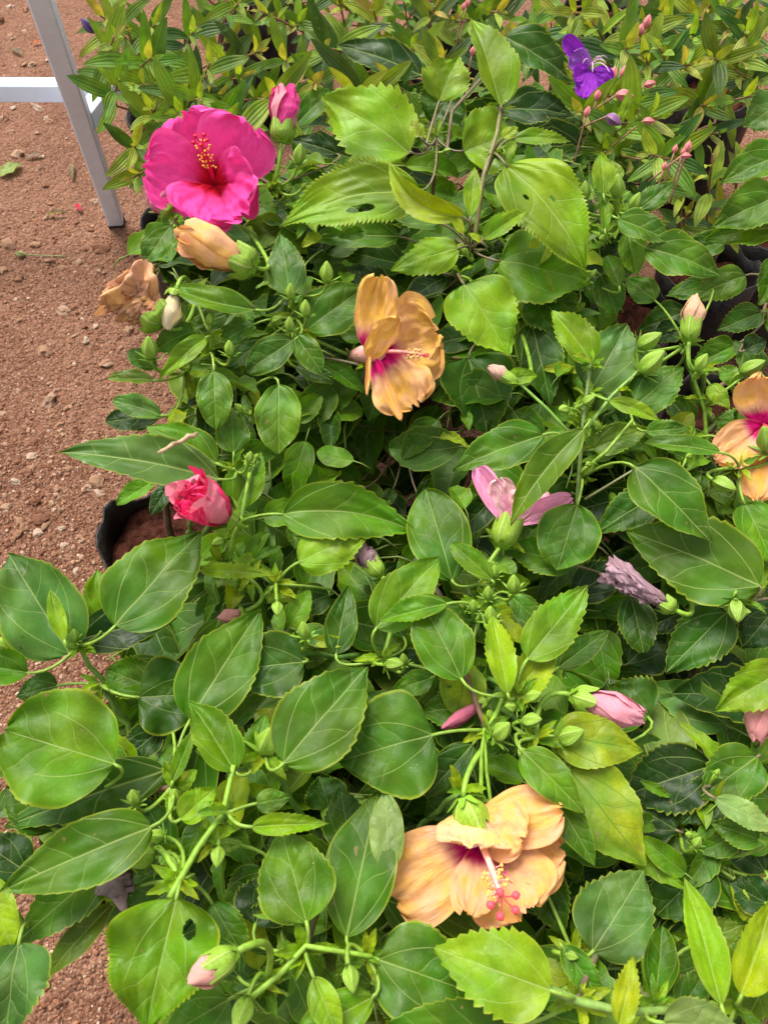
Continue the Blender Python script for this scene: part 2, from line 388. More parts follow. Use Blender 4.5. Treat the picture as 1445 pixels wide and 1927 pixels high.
for i, (x, y, z_, cc) in enumerate([(35, 293, 30, 2), (60, 120, 18, 2), (190, 472, 32, 1), (70, 462, 22, 3), (120, 185, 14, 5), (95, 757, 32, 2), (85, 663, 28, 3), (120, 588, 24, 2), (165, 645, 16, 5),
        (200, 685, 24, 3), (205, 688, 20, 2), (142, 580, 16, 1), (163, 835, 10, 5), (38, 980, 24, 3), (14, 955, 22, 2), (75, 975, 26, 1), (45, 995, 20, 0), (120, 1022, 16, 5), (70, 1000, 18, 5), (138, 1030, 14, 2),
        (65, 1170, 20, 3), (255, 600, 26, 2), (245, 620, 22, 3), (270, 640, 18, 0), (200, 1100 - 55, 20, 3), (178, 378, 14, 5), (175, 380, 16, 3), (85, 350, 18, 1), (16, 465, 34, 3), (230, 600, 16, 1),
        (55, 890, 24, 1), (185, 905, 26, 3), (95, 870, 14, 2), (62, 885, 16, 3), (120, 820, 12, 2), (10, 510, 22, 3), (100, 105, 14, 1), (20, 250, 14, 3), (150, 500, 14, 2), (75, 1855, 12, 5)]):
    stone(x, y, z_, STCOL[cc], i)
k = 0
while k < 225:
    x = rnd.uniform(-5, 330); y = rnd.uniform(0, 1240)
    if x > 120 + .22 * y and y < 500 or x > 300 and y < 900 or x > 190 and y > 900: continue
    if rnd.random() < .45 and y < 850: continue
    stone(x, y, rnd.uniform(6, 15) * rnd.choice([1, 1, 1, 1.4]), None, k); k += 1
V = []; F = []; MI = []
gm = [plain('grit%d' % i, c_, rough=.95, noise_amt=.35, scale=200, bump=.5, spec=.15) for i, c_ in enumerate(STCOL)]
k = 0; r2 = random.Random(11)
while k < 24000:
    x = r2.uniform(-1.1, .05); y = r2.uniform(-.1, 1.7)
    if x > -.16 and y > .25: continue
    if y > .95 and r2.random() < .5: continue
    sz = r2.uniform(.0009, .0027) * (1 + 1.6 * r2.random() ** 7)
    rot = Matrix.Rotation(r2.uniform(0, 6.28), 3, Vector((r2.uniform(-1, 1), r2.uniform(-1, 1), 1)).normalized())
    sc3 = (r2.uniform(.7, 1.2), r2.uniform(.7, 1.2), r2.uniform(.5, .9)); o = Vector((x, y, gh(x, y) + sz * .2)); b = len(V)
    for v in IV1[:]:
        q = Vector((v.x * sc3[0], v.y * sc3[1], v.z * sc3[2])) * (sz * r2.uniform(.75, 1.2)); V.append(rot @ q + o)
    mi_ = r2.choice([0, 0, 1, 1, 1, 2, 2, 3, 3, 4, 4, 4, 5])
    for f in IF1: F.append([b + q for q in f]); MI.append(mi_)
    k += 1
gr = put('gravel', mesh('gravel', V, F, mats=gm, mi=MI, smooth=False), ground); gr['kind'] = 'stuff'

# ---------------------------------------------------------------- grow bags
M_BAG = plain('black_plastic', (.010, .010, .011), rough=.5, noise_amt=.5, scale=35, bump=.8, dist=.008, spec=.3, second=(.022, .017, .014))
M_SOIL = plain('red_potting_soil', (.042, .013, .008), rough=.98, noise_amt=.7, scale=95, bump=1., dist=.008, spec=.1, second=(.075, .024, .015))  # soil base set darker to carry the shade in the bags and hollows
BAGS = {}
def grow_bag(key, px, py, label, h=.28, seed=0, zrim=None):
    r = dict(F=.088, P=.085).get(key, .098); c = Pz(px, py, h); c.z = 0; rs = random.Random(seed + 50); so = Vector((seed * 2.3, 7.7, 1))
    t = thing('grow_bag', label, 'grow bag', c, 'black grow bags standing in rows')
    n = 40; V = []; F = []
    prof_ = [(0, .90), (.02, .97), (.3, 1.03), (.6, 1.02), (.85, 1.0), (1., 1.02)]; rows = []
    for zz, rr in prof_: rows.append((zz * h, rr * r))
    for zz, rr in [(1., .985), (.9, .965), (.80, .955)]: rows.append((zz * h, rr * r))
    for ri, (zz, rr) in enumerate(rows):
        for k in range(n):
            a = 6.2832 * k / n; w_ = 1 + .11 * noise.noise(Vector((math.cos(a) * 1.6, math.sin(a) * 1.6, zz * 9)) + so) + .05 * noise.noise(Vector((math.cos(a) * 5, math.sin(a) * 5, zz * 25)) + so)
            dz = .028 * noise.noise(Vector((math.cos(a) * 2, math.sin(a) * 2, 4)) + so) * (1 if zz > .7 * h else 0)
            V.append(Vector((math.cos(a) * rr * w_, math.sin(a) * rr * w_, zz + dz)))
    for i in range(len(rows) - 1):
        for k in range(n):
            a = i * n + k; b = i * n + (k + 1) % n; F.append((a, b, b + n, a + n))
    F.append(tuple(range(n))[::-1])
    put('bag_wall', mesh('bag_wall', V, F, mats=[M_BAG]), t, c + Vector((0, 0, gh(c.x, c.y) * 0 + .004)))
    V = [Vector((0, 0, .0))]; F = []; rings = 26
    for i in range(1, rings + 1):
        for k in range(n):
            a = 6.2832 * k / n; rr = r * .955 * i / rings
            x, y = math.cos(a) * rr, math.sin(a) * rr
            V.append(Vector((x, y, .014 * noise.noise(Vector((x * 25, y * 25, seed))) + .010 * noise.noise(Vector((x * 70, y * 70, seed))) + .006 * noise.noise(Vector((x * 170, y * 170, seed))))))
    for k in range(n): F.append((0, 1 + k, 1 + (k + 1) % n))
    for i in range(rings - 1):
        for k in range(n):
            a = 1 + i * n + k; b = 1 + i * n + (k + 1) % n; F.append((a, a + n, b + n, b))
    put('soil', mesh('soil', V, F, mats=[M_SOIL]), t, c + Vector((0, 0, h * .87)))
    BAGS[key] = c + Vector((0, 0, h * .87)); return t

# key, pixel of the rim centre, label
for i, (k_, x, y, lb, h_) in enumerate([
    ('T1', 330, 215, 'black grow bag behind the hot pink bloom, beside the white stand leg', .26),
    ('A', 372, 425, 'black grow bag below the hot pink bloom with its rim by the stand foot', .26),
    ('T2', 720, 150, 'black grow bag under the dense yellow green bush behind the tall hibiscus shoot', .26),
    ('T3', 1120, 215, 'black grow bag under the bush with the violet flower', .26),
    ('T4', 1345, 165, 'black grow bag under the sparse bush with pale new leaves', .26),
    ('T5', 860, 30, 'black grow bag in the back row behind the dense yellow green bush', .26),
    ('T6', 1130, 20, 'black grow bag in the back row behind the violet flower', .26),
    ('T7', 480, 20, 'black grow bag in the back row behind the hot pink bloom', .26),
    ('N', 1010, 420, 'black grow bag under the hibiscus with upright clusters of small green buds', .26),
    ('P', 1335, 500, 'black grow bag with open rim and bare red soil behind the single peach bud', .26),
    ('Q', 1165, 590, 'black grow bag in the dark gap beside the clusters of small green buds', .24),
    ('M', 1465, 420, 'black grow bag under the dull green toothed leaves beside the sparse bush', .26),
    ('B', 745, 560, 'black grow bag below the crumpled orange bloom with magenta throat', .27),
    ('C', 520, 770, 'black grow bag below the rolled apricot bloom and the withered tan bloom', .27),
    ('L', 1375, 790, 'black grow bag with red soil below the tall peach bud', .28),
    ('E', 1060, 830, 'black grow bag below the half open pink bloom', .28),
    ('F', 318, 1000, 'torn black grow bag of red soil coloured dark for shade, bare at its edge beside the gravel', .28),
    ('H', 770, 1080, 'black grow bag in the dark hollow below the crumpled orange bloom', .28),
    ('K', 1270, 1180, 'black grow bag in the shade under the rolled pink bloom', .28),
    ('G', 330, 1560, 'black grow bag under the round leaf beside the patch of bare gravel', .28),
    ('I', 700, 1560, 'black grow bag under the big peach bloom with red stigmas', .28),
    ('J', 1130, 1620, 'black grow bag under the leaf with white chewed spots', .28)]):
    grow_bag(k_, x, y, lb, h=h_, seed=i)

# ---------------------------------------------------------------- white stand
M_WHITE = plain('white_painted_steel', (.74, .85, 1.), rough=.38, noise_amt=.06, scale=30, bump=.08, spec=.5, second=(.70, .80, .95))
def bar(name, a, b, w_, parent, hint=UP, wd=None):
    D = (b - a); D2 = D.normalized(); A = (hint - D2 * hint.dot(D2)).normalized(); B2 = D2.cross(A); wd = wd or w_; bv = .003
    ring = []
    for sx_, sy_ in ((1, 1), (-1, 1), (-1, -1), (1, -1)):
        if sx_ == sy_: ring += [(sx_ * (w_ / 2), sy_ * (wd / 2 - bv)), (sx_ * (w_ / 2 - bv), sy_ * wd / 2)]
        else: ring += [(sx_ * (w_ / 2 - bv), sy_ * wd / 2), (sx_ * (w_ / 2), sy_ * (wd / 2 - bv))]
    V = []; F = []
    for e in (Vector((0, 0, 0)), D):
        for x, y in ring: V.append(e + A * x + B2 * y)
    for k in range(8): F.append((k, (k + 1) % 8, 8 + (k + 1) % 8, 8 + k))
    F.append(tuple(range(8))[::-1]); F.append(tuple(range(8, 16)))
    return put(name, mesh(name, V, F, mats=[M_WHITE], smooth=False), parent, a)
foot = Pz(219, 416, .012); stand = thing('metal_stand', 'white painted square tube stand with its leg planted on red dirt', 'stand', foot * 1)
# leg leans a little; top is fixed where its axis leaves the frame
top = Pz(78, 0, .60); top = foot + (top - foot) * 1.6
bar('leg', foot, top, .036, stand, hint=Vector((1, .12, 0)))
M_CAP = plain('black_foot_cap', (.02, .02, .02), rough=.6)
cp = bar('foot_cap', foot - UP * .011, foot + (top - foot).normalized() * .004, .038, stand, hint=Vector((1, .12, 0))); cp.data.materials[0] = M_CAP
def leg_at(py):
    lo, hi = 0., 1.
    for _ in range(40):
        m = (lo + hi) / 2; q = foot.lerp(top, m)
        if proj(q)[1] > py: lo = m
        else: hi = m
    return foot.lerp(top, lo)
j1 = leg_at(232); j2 = Pz(204, 170, j1.z); dd_ = (j2 - j1).normalized()
bar('side_rail', j1 + dd_ * .012, j2 + dd_ * .019, .036, stand)
e1 = Pz(-260, 168, j1.z); ed_ = (e1 - j2).normalized()
bar('cross_rail', j2 + ed_ * .0185, e1, .036, stand)
bar('leg', Vector((e1.x, e1.y, .0)), Vector((e1.x, e1.y, e1.z + .25)), .036, stand, hint=Vector((1, 0, 0)))

# ---------------------------------------------------------------- plants
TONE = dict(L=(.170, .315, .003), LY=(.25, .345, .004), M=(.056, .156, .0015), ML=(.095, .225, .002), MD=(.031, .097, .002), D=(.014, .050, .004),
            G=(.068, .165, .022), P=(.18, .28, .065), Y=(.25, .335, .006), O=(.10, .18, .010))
PLANTS = {}   # key -> dict(root obj, center px, nodes)
def plant(key, label, nodes, name='hibiscus_plant', group='hibiscus plants in grow bags', cat='hibiscus', col=(.10, .20, .035), rootkey=None):
    rt = BAGS[rootkey or key]
    t = thing(name, label, cat, rt, group); nd = [(x, y, PL(x, y, l)) for x, y, l in nodes]
    PLANTS[key] = dict(t=t, nodes=nd, key=key)
    for i, (x, y, p) in enumerate(nd):
        if i == 0: a = rt; ctrl = Vector((rt.x, rt.y, (rt.z + p.z) / 2 + .05))
        else:
            a = rt.lerp(nd[0][2], .55) if i % 2 else rt.lerp(nd[0][2], .3)
            ctrl = Vector((p.x * .55 + a.x * .45, p.y * .55 + a.y * .45, a.z * .6 + p.z * .4))
        pts = curve(a - (UP * .02 if i == 0 else UP * 0), p, 10, ctrl=ctrl, jit=.0025, seed=i * 7 + len(PLANTS))
        r0 = .0055 if i == 0 else .0036
        put_tube('stem', pts, [r0 + (.0019 - r0) * q / 10 for q in range(11)], M_BARK if i == 0 else M_GREEN, t, col, 7)
    return PLANTS[key]
plant('A', 'hibiscus bearing the wide open hot pink bloom and a pink bud beside it', [(515, 350, 1), (470, 420, 2.5), (330, 420, 2)], col=(.12, .08, .04))
plant('B', 'tall hibiscus shoot with large bright toothed leaves and crumpled orange bloom', [(885, 470, 1.6), (940, 215, 0), (930, 290, .3), (820, 260, .8), (865, 520, 2), (690, 690, 1.4), (980, 600, 2.5), (760, 820, 6)], col=(.17, .10, .055))
plant('C', 'hibiscus with a rolled apricot bloom and a withered tan bloom overhanging the dirt', [(555, 600, .8), (370, 560, .8), (350, 700, 2), (540, 550, 0.6), (395, 665, .8), (460, 740, 2.5)], col=(.11, .21, .04))
plant('N', 'hibiscus with upright clusters of small green buds below the violet flower', [(1140, 440, 1.2), (1160, 400, .8), (1195, 440, 1), (1090, 520, 2)], col=(.10, .20, .04))
plant('M', 'hibiscus with dull green toothed leaves leaning in from beside the sparse bush', [(1500, 420, 1), (1480, 560, 2), (1440, 600, 3)], col=(.15, .09, .05))
plant('L', 'open hibiscus with a single peach bud on a bent stalk and an orange bloom', [(1325, 760, 1), (1320, 700, .5), (1400, 760, 1), (1290, 650, .5), (1390, 880, .4), (1300, 830, 1.5)], col=(.13, .24, .04))
plant('E', 'hibiscus with a half open pink bloom and long pale green stalks', [(1096, 800, .5), (1110, 690, -.2), (1110, 740, .2), (1185, 745, .6), (1095, 900, 1.5), (945, 1020, .8), (1080, 840, .8), (900, 1100, .6)], col=(.13, .22, .05))
plant('F', 'hibiscus with an opening crimson bud, leaning from the torn bag over the gravel', [(445, 985, .6), (415, 1060, 1.2), (470, 1090, 1), (440, 880, 1), (350, 930, 2.4), (520, 1100, .8)], col=(.12, .23, .04))
plant('H', 'hibiscus with long pale leaf stalks and a rolled rose bloom pointing sideways', [(915, 1375, .3), (905, 1150, .6), (970, 1310, .1), (720, 1240, 1.2), (1010, 1390, .2), (540, 1230, 1)], col=(.11, .23, .04))
plant('K', 'shaded hibiscus with dark leaves and a limp mauve bloom', [(1400, 1135, .6), (1280, 1090, 1.6), (1440, 1330, .6), (1180, 1100, 3), (1350, 1480, 1.4), (1280, 1560, 2.4)], col=(.12, .13, .05))
plant('G', 'hibiscus with a round glossy leaf and a chewed leaf over bare gravel', [(325, 1480, 0), (150, 1215, .4), (430, 1530, -.4), (190, 1290, 1.2), (400, 1580, .3), (340, 1660, -.6), (160, 1500, 1.2), (60, 1760, .6)], col=(.13, .25, .04))
plant('I', 'hibiscus with the big peach bloom showing five red stigma pads', [(575, 1790, .3), (870, 1490, .4), (690, 1800, .5), (500, 1420, .2), (500, 1850, .4), (660, 1560, 2)], col=(.12, .24, .04))
plant('J', 'hibiscus with a toothed bright leaf and a leaf with white chewed spots', [(1085, 1880, .2), (1080, 1800, 1.4), (1230, 1890, .4), (1380, 1890, .2), (1090, 1430, .8), (1330, 1620, 2)], col=(.15, .16, .06))

def nearest_plant(px, py):
    best = None
    for P in PLANTS.values():
        for x, y, p in P['nodes']:
            q = (x - px) ** 2 + (y - py) ** 2
            if best is None or q < best[0]: best = (q, P, p)
    return best[1], best[2], math.sqrt(best[0])

LENS = []
def hero(bx, by, tx, ty, w, lay, tone='M', kind='ov', fold=12, roll=0, arch=.05, teeth=12, tooth=.065, dd=0., bend=0., droop=.04, curl=0, wave=.05, mat=None, holes=(), node=None, name='leaf', foldl=None, twist=0, tf=.28, pet=True, up=.5, label=None):
    B = PL(bx, by, lay); n0 = (UP * up + (CP - B).normalized() * (1 - up)).normalized()
    T = intersect_line_plane(CP, CP + ray(tx, ty), B, n0); T = T + (CP - T).normalized() * dd
    L = T - B; D = L.normalized(); S = D.cross(n0).normalized(); Nn = S.cross(D)
    rm = Matrix.Rotation(R(roll), 3, D); S = rm @ S; Nn = rm @ Nn
    ww = w * (depth(B) + depth(T)) / 2 / FPX
    LENS.append((round(L.length * 100, 1), round(ww * 100, 1), bx, by))
    al, be = dict(ov=(.52, 1.0), rd=(.5, .55), la=(.72, 1.0), el=(.6, .68), ht=(.42, .92))[kind]
    P, nd, dist = nearest_plant(bx, by)
    sd = int(bx * 7 + by * 13 + tx) % 9973; rs = random.Random(sd)
    if fold == 12 and foldl is None: fold = rs.uniform(4, 28); foldl = fold + rs.uniform(-8, 8); curl = rs.uniform(-24, 26)
    V, F, UV, E = lamina(L, S, Nn, ww, al, be, nu=96 if holes else 36, nv=28 if holes else 9, teeth=teeth, tooth=tooth, fold=fold, foldl=foldl, arch=arch, bend=bend, droop=droop, curl=curl, wave=wave, holes=holes, seed=sd, twist=twist + rs.uniform(-14, 14), t_from=tf, crumple=.05)
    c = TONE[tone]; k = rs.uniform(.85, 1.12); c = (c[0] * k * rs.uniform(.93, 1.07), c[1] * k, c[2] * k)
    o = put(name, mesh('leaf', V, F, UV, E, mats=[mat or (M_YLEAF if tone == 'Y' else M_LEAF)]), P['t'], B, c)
    if label: o['label'] = label
    if pet:
        if node: e = PL(*node)
        elif dist < 190: e = nd
        else: e = B - D * .03 - UP * .05
        e = e if (e - B).length < .16 else B + (e - B).normalized() * .11 - UP * .04
        ctrl = B - D * min(.02, (e - B).length * .4)
        pc = (.20, .33, .04) if P['key'] not in 'BMAK' else (.16, .13, .07)
        put_tube('petiole', curve(B + D * .001, e, 6, ctrl=ctrl), [.0012, .0012, .0012, .0012, .0013, .0014, .0015], M_GREEN, o, pc, 6)
    return o

# base x,y -> tip x,y, width, layer, tone, ...   (read off the photograph)
A_ = dict
LEAVES = [
 # tall bright shoot
 (772, 286, 608, 178, 150, 0, 'L', A_(teeth=11, tooth=.085, fold=6, tf=.1)), (792, 360, 523, 422, 128, -.3, 'L', A_(teeth=12, tooth=.09, fold=10, bend=.05, holes=[(.43, -.5, .16)], tf=.12)),
 (826, 190, 862, 106, 98, -.6, 'L', A_(teeth=9, tooth=.08, kind='ht', tf=.2)), (942, 200, 886, 28, 108, -.8, 'L', A_(fold=18, foldl=48, roll=6, teeth=10, tooth=.06)),
 (953, 312, 1104, 508, 142, -.4, 'L', A_(teeth=14, tooth=.05, fold=10, bend=-.04, holes=[(.3, .3, .05), (.42, -.25, .05)])), (940, 492, 1112, 528, 165, 1, 'ML', A_(kind='ht', teeth=11, tooth=.03)),
 (862, 467, 735, 508, 74, .2, 'L', A_(teeth=9, tooth=.08)), (873, 536, 958, 668, 138, -.2, 'L', A_(kind='ht', teeth=10, tooth=.05, fold=8)),
 (882, 674, 918, 822, 158, 2, 'MD', A_(kind='ht', teeth=9, tooth=.03)), (872, 408, 727, 297, 62, -1, 'LY', A_(bend=-.16, fold=35, roll=-25, teeth=10, tooth=.05)),
 (885, 408, 893, 312, 36, -.8, 'L', A_(kind='la', fold=22, teeth=8)), (872, 284, 968, 258, 130, 1, 'L', A_(kind='rd', teeth=9, tooth=.03)),
 (828, 420, 705, 385, 78, 1, 'G', A_()), (752, 446, 570, 450, 62, 1.6, 'M', A_(fold=20)), (762, 500, 625, 470, 70, 2.4, 'MD', A_()),
 (910, 450, 992, 395, 48, -.4, 'L', A_(fold=32, teeth=8, tooth=.08)), (792, 142, 632, 80, 76, 1, 'D', A_(teeth=12, tooth=.05)), (850, 178, 815, 228, 100, 1, 'MD', A_(kind='rd', tooth=.07)),
 (948, 70, 1080, 152, 84, .8, 'MD', A_(fold=25)), (945, 205, 1082, 215, 78, 1, 'D', A_(fold=20, teeth=14)), (970, 222, 1116, 248, 84, 1.5, 'MD', A_()),
 (968, 260, 1074, 264, 34, -.3, 'L', A_(teeth=8, tooth=.14, fold=18)), (1010, 555, 1072, 628, 118, 1.6, 'M', A_(kind='ht')), (1000, 612, 1036, 762, 92, 1.8, 'MD', A_(teeth=13, tooth=.05)),
 (948, 715, 1012, 706, 36, .1, 'L', A_(kind='la', fold=25)), (870, 440, 845, 400, 22, -.9, 'LY', A_(fold=30, tooth=.12, teeth=6)), (905, 455, 880, 438, 16, -1, 'LY', A_(tooth=.14, teeth=6)),
 (792, 258, 775, 225, 26, -.8, 'LY', A_(tooth=.14, teeth=6)), (945, 260, 975, 238, 24, -.6, 'LY', A_(tooth=.12, teeth=6)),
 # hot pink / left
 (546, 556, 528, 438, 74, .2, 'G', A_(teeth=8, tooth=.04)), (577, 622, 695, 535, 104, 1, 'M', A_(tooth=.04, teeth=14)), (553, 641, 464, 700, 68, 0, 'MD', A_(kind='el', teeth=0)),
 (556, 631, 606, 702, 52, 0, 'M', A_(kind='el', teeth=0, fold=16)), (525, 724, 525, 853, 88, 0, 'ML', A_(kind='el', teeth=5, tooth=.015, fold=6)), (648, 768, 562, 852, 105, 3.4, 'MD', A_(tooth=.03)),
 (403, 698, 407, 806, 67, -.2, 'M', A_(kind='el', teeth=6, tooth=.02, fold=7)), (482, 583, 313, 536, 62, -.2, 'ML', A_(kind='la', teeth=0, fold=14, foldl=35, bend=-.06)),
 (366, 622, 288, 660, 62, .3, 'M', A_(fold=20)), (387, 636, 298, 712, 44, -.1, 'L', A_(fold=26, teeth=0)), (290, 716, 201, 712, 38, .6, 'O', A_(kind='el', teeth=0, fold=10, foldl=40)),
 (294, 692, 240, 660, 42, .9, 'M', A_(kind='el', teeth=0)), (304, 782, 212, 752, 48, .8, 'G', A_(kind='el', fold=22, teeth=4)), (300, 786, 198, 792, 56, 1.4, 'D', A_(kind='el', teeth=4)),
 (322, 425, 270, 502, 66, .6, 'M', A_(teeth=9, tooth=.04)), (556, 236, 632, 165, 64, 1.3, 'M', A_()), (636, 290, 550, 262, 56, 1.6, 'D', A_()), (545, 342, 614, 398, 58, 1.8, 'M', A_()),
 (600, 680, 684, 738, 46, 1.8, 'M', A_(kind='el')), (555, 690, 640, 720, 34, 1.6, 'MD', A_(kind='la')), (500, 640, 430, 690, 50, 1.6, 'MD', A_(kind='el')), (480, 610, 420, 640, 60, 1.5, 'M', A_(kind='el', teeth=0)),
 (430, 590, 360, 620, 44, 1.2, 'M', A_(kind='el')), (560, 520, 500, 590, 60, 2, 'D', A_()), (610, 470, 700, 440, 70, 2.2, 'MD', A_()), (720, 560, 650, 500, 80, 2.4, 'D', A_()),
 # long folded leaf over the dirt, left bag
 (412, 902, 104, 850, 108, -1.6, 'G', A_(fold=8, foldl=40, roll=-14, teeth=9, tooth=.05, arch=.03, bend=.03)), (408, 872, 275, 800, 84, -1, 'ML', A_(fold=16, teeth=5, tooth=.03)),
 (292, 905, 219, 950, 44, .4, 'ML', A_(kind='el', teeth=0)), (325, 905, 285, 968, 36, 1.2, 'D', A_(kind='el', teeth=0)), (440, 852, 436, 764, 64, .8, 'M', A_(teeth=8)), (443, 958, 492, 848, 86, 1, 'ML', A_(tooth=.04)),
 (533, 968, 786, 1000, 118, -.2, 'ML', A_(fold=14, foldl=28, teeth=11, tooth=.07, bend=-.07)), (562, 1058, 696, 998, 92, .1, 'L', A_(teeth=11, tooth=.07)), (378, 1074, 520, 1082, 34, -.1, 'L', A_(teeth=8, tooth=.16, fold=22)),
 (217, 1178, 380, 997, 160, -.6, 'M', A_(teeth=9, tooth=.03, fold=8)), (132, 1230, 14, 1038, 168, .5, 'G', A_(kind='ht', teeth=9, tooth=.025)), (196, 1166, 182, 1072, 70, 1, 'ML', A_(tooth=.07)),
 (146, 1205, 334, 1160, 92, 1, 'D', A_(fold=16, tooth=.03)), (122, 1206, 94, 1106, 34, -.5, 'L', A_(kind='la', fold=24, teeth=0)), (216, 1438, 6, 1372, 218, -1, 'ML', A_(kind='rd', teeth=8, tooth=.015, fold=5, arch=.03)),
 (54, 1266, -50, 1250, 88, .1, 'M', A_()), (262, 1312, 398, 1308, 150, 1.1, 'MD', A_(kind='ht', teeth=0)), (358, 1355, 492, 1143, 138, .1, 'M', A_(teeth=8, tooth=.03, fold=10)),
 (572, 1246, 420, 1264, 128, .4, 'MD', A_(kind='ht', teeth=6, tooth=.02)), (302, 1374, 220, 1442, 72, 1.6, 'D', A_()), (442, 1452, 356, 1316, 98, -.5, 'ML', A_(fold=34, roll=10, teeth=7, tooth=.05)),
 (325, 1472, 368, 1368, 34, -.3, 'ML', A_(kind='la', fold=30, teeth=5)), (534, 1436, 692, 1252, 158, -1, 'M', A_(kind='ov', teeth=9, tooth=.035, fold=8)), (814, 1383, 636, 1432, 200, -.4, 'M', A_(kind='ht', teeth=4, tooth=.01, fold=6)),
 (470, 1450, 500, 1340, 60, .4, 'ML', A_(fold=20)), (300, 1300, 200, 1260, 90, 1.6, 'M', A_(kind='el')), (110, 1290, 30, 1310, 70, 1.2, 'MD', A_()),
 # centre
 (850, 1092, 800, 918, 118, .5, 'M', A_(kind='el', teeth=0, fold=6)), (708, 1182, 830, 1044, 104, .1, 'ML', A_(fold=16, teeth=5, tooth=.02)), (842, 1136, 712, 1168, 58, -.5, 'ML', A_(fold=10, foldl=42, kind='la', teeth=6)),
 (868, 1278, 798, 1138, 116, -.1, 'M', A_(kind='el', teeth=4, tooth=.015, fold=6)), (880, 1248, 860, 1348, 88, 1, 'Y', A_(kind='el', teeth=0)), (926, 1092, 848, 1022, 48, -.1, 'ML', A_(kind='el', fold=26, teeth=5)),
 (632, 1232, 656, 1100, 64, 1.2, 'MD', A_(fold=18, teeth=0)), (832, 1262, 714, 1238, 66, 2, 'D', A_()), (812, 1276, 734, 1302, 48, 1, 'M', A_()), (1022, 818, 850, 883, 92, -.1, 'M', A_(teeth=9, tooth=.025, fold=14)),
 (1098, 808, 960, 986, 74, -1, 'ML', A_(kind='la', fold=26, teeth=6, tooth=.03, bend=.04)), (1195, 880, 1340, 1020, 122, -.6, 'M', A_(teeth=9, tooth=.02, fold=14)), (1248, 924, 1118, 1004, 80, .5, 'MD', A_(fold=10)),
 (1086, 950, 1048, 1072, 120, 0, 'M', A_(kind='el', teeth=0, fold=5)), (1428, 1103, 1178, 996, 162, 0, 'M', A_(teeth=11, tooth=.04, fold=8)), (1076, 1062, 945, 1030, 80, 1, 'M', A_()),
 (992, 1240, 1108, 1098, 88, -.5, 'ML', A_(fold=10, teeth=5)), (955, 1322, 1050, 1206, 84, .1, 'LY', A_(fold=12, teeth=6)), (955, 1306, 924, 1152, 64, -.5, 'L', A_(kind='la', fold=32, teeth=7, wave=.08)),
 (1186, 1122, 1211, 1228, 70, 1.6, 'MD', A_(kind='el', fold=6)), (1050, 1256, 1148, 1184, 54, 1, 'M', A_(fold=20)), (1366, 1152, 1252, 1266, 104, 1.1, 'MD', A_(fold=10)), (1472, 1262, 1345, 1336, 98, -.5, 'L', A_(teeth=6)),
 (1462, 1140, 1398, 1216, 116, 1.2, 'D', A_()), (1042, 1385, 1212, 1412, 104, .2, 'Y', A_(fold=6, teeth=6, tooth=.02)), (983, 1414, 1102, 1532, 78, -.6, 'ML', A_(fold=12, teeth=0)), (1072, 1450, 1214, 1632, 150, .5, 'Y', A_(fold=8, teeth=7, tooth=.02)),
 (1048, 1510, 1120, 1630, 66, .1, 'M', A_(fold=24, teeth=0)), (1100, 1030, 1010, 1130, 70, 1.8, 'MD', A_()), (1080, 1120, 1180, 1060, 80, 2, 'D', A_()), (760, 1200, 700, 1120, 50, 1.8, 'MD', A_()), (620, 1120, 540, 1150, 70, 1.6, 'MD', A_()),
 (590, 1200, 500, 1180, 70, 1.8, 'D', A_()), (900, 1330, 790, 1340, 90, 1.5, 'M', A_()), (890, 1400, 800, 1500, 70, 1, 'MD', A_(kind='la', teeth=0)), (960, 1120, 1020, 1180, 50, 1, 'M', A_(kind='el')),
 # hollow
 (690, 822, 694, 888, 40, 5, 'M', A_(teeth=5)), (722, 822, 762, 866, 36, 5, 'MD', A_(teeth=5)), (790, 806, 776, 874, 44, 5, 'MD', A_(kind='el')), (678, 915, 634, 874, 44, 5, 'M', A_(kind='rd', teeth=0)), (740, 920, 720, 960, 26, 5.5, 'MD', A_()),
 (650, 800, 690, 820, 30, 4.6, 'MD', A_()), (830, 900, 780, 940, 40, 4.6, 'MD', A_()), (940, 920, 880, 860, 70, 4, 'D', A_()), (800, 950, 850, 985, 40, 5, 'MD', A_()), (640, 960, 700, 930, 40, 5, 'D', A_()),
 # right centre
 (1112, 736, 1182, 606, 116, .6, 'G', A_(fold=10, teeth=6)), (1114, 684, 1038, 582, 80, -.1, 'L', A_(fold=30, teeth=7)), (1190, 768, 1286, 688, 88, .6, 'M', A_(teeth=9)), (1145, 754, 1245, 792, 36, -.3, 'L', A_(kind='la', fold=24, teeth=0)),
 (1354, 851, 1211, 832, 46, -.2, 'M', A_(kind='el', fold=14, foldl=34, teeth=0)), (1114, 846, 1222, 804, 62, .9, 'O', A_(fold=12)), (1215, 812, 1300, 806, 40, .6, 'M', A_()), (1215, 466, 1358, 516, 88, -.2, 'M', A_(fold=12, foldl=24, teeth=8, tooth=.02)),
 (1163, 412, 1266, 456, 64, -.3, 'M', A_(fold=14)), (1206, 392, 1268, 342, 46, .2, 'M', A_()), (1180, 440, 1196, 516, 56, .2, 'ML', A_(kind='el')), (1135, 366, 1130, 284, 46, -.4, 'L', A_(fold=30, teeth=5)), (1138, 432, 1136, 362, 26, -.1, 'ML', A_(kind='la')),
 (1160, 345, 1150, 300, 30, .2, 'L', A_()), (1130, 520, 1160, 590, 60, 1.4, 'M', A_(kind='el', teeth=0)), (1165, 540, 1140, 480, 40, .8, 'M', A_(kind='el')),
 # right edge
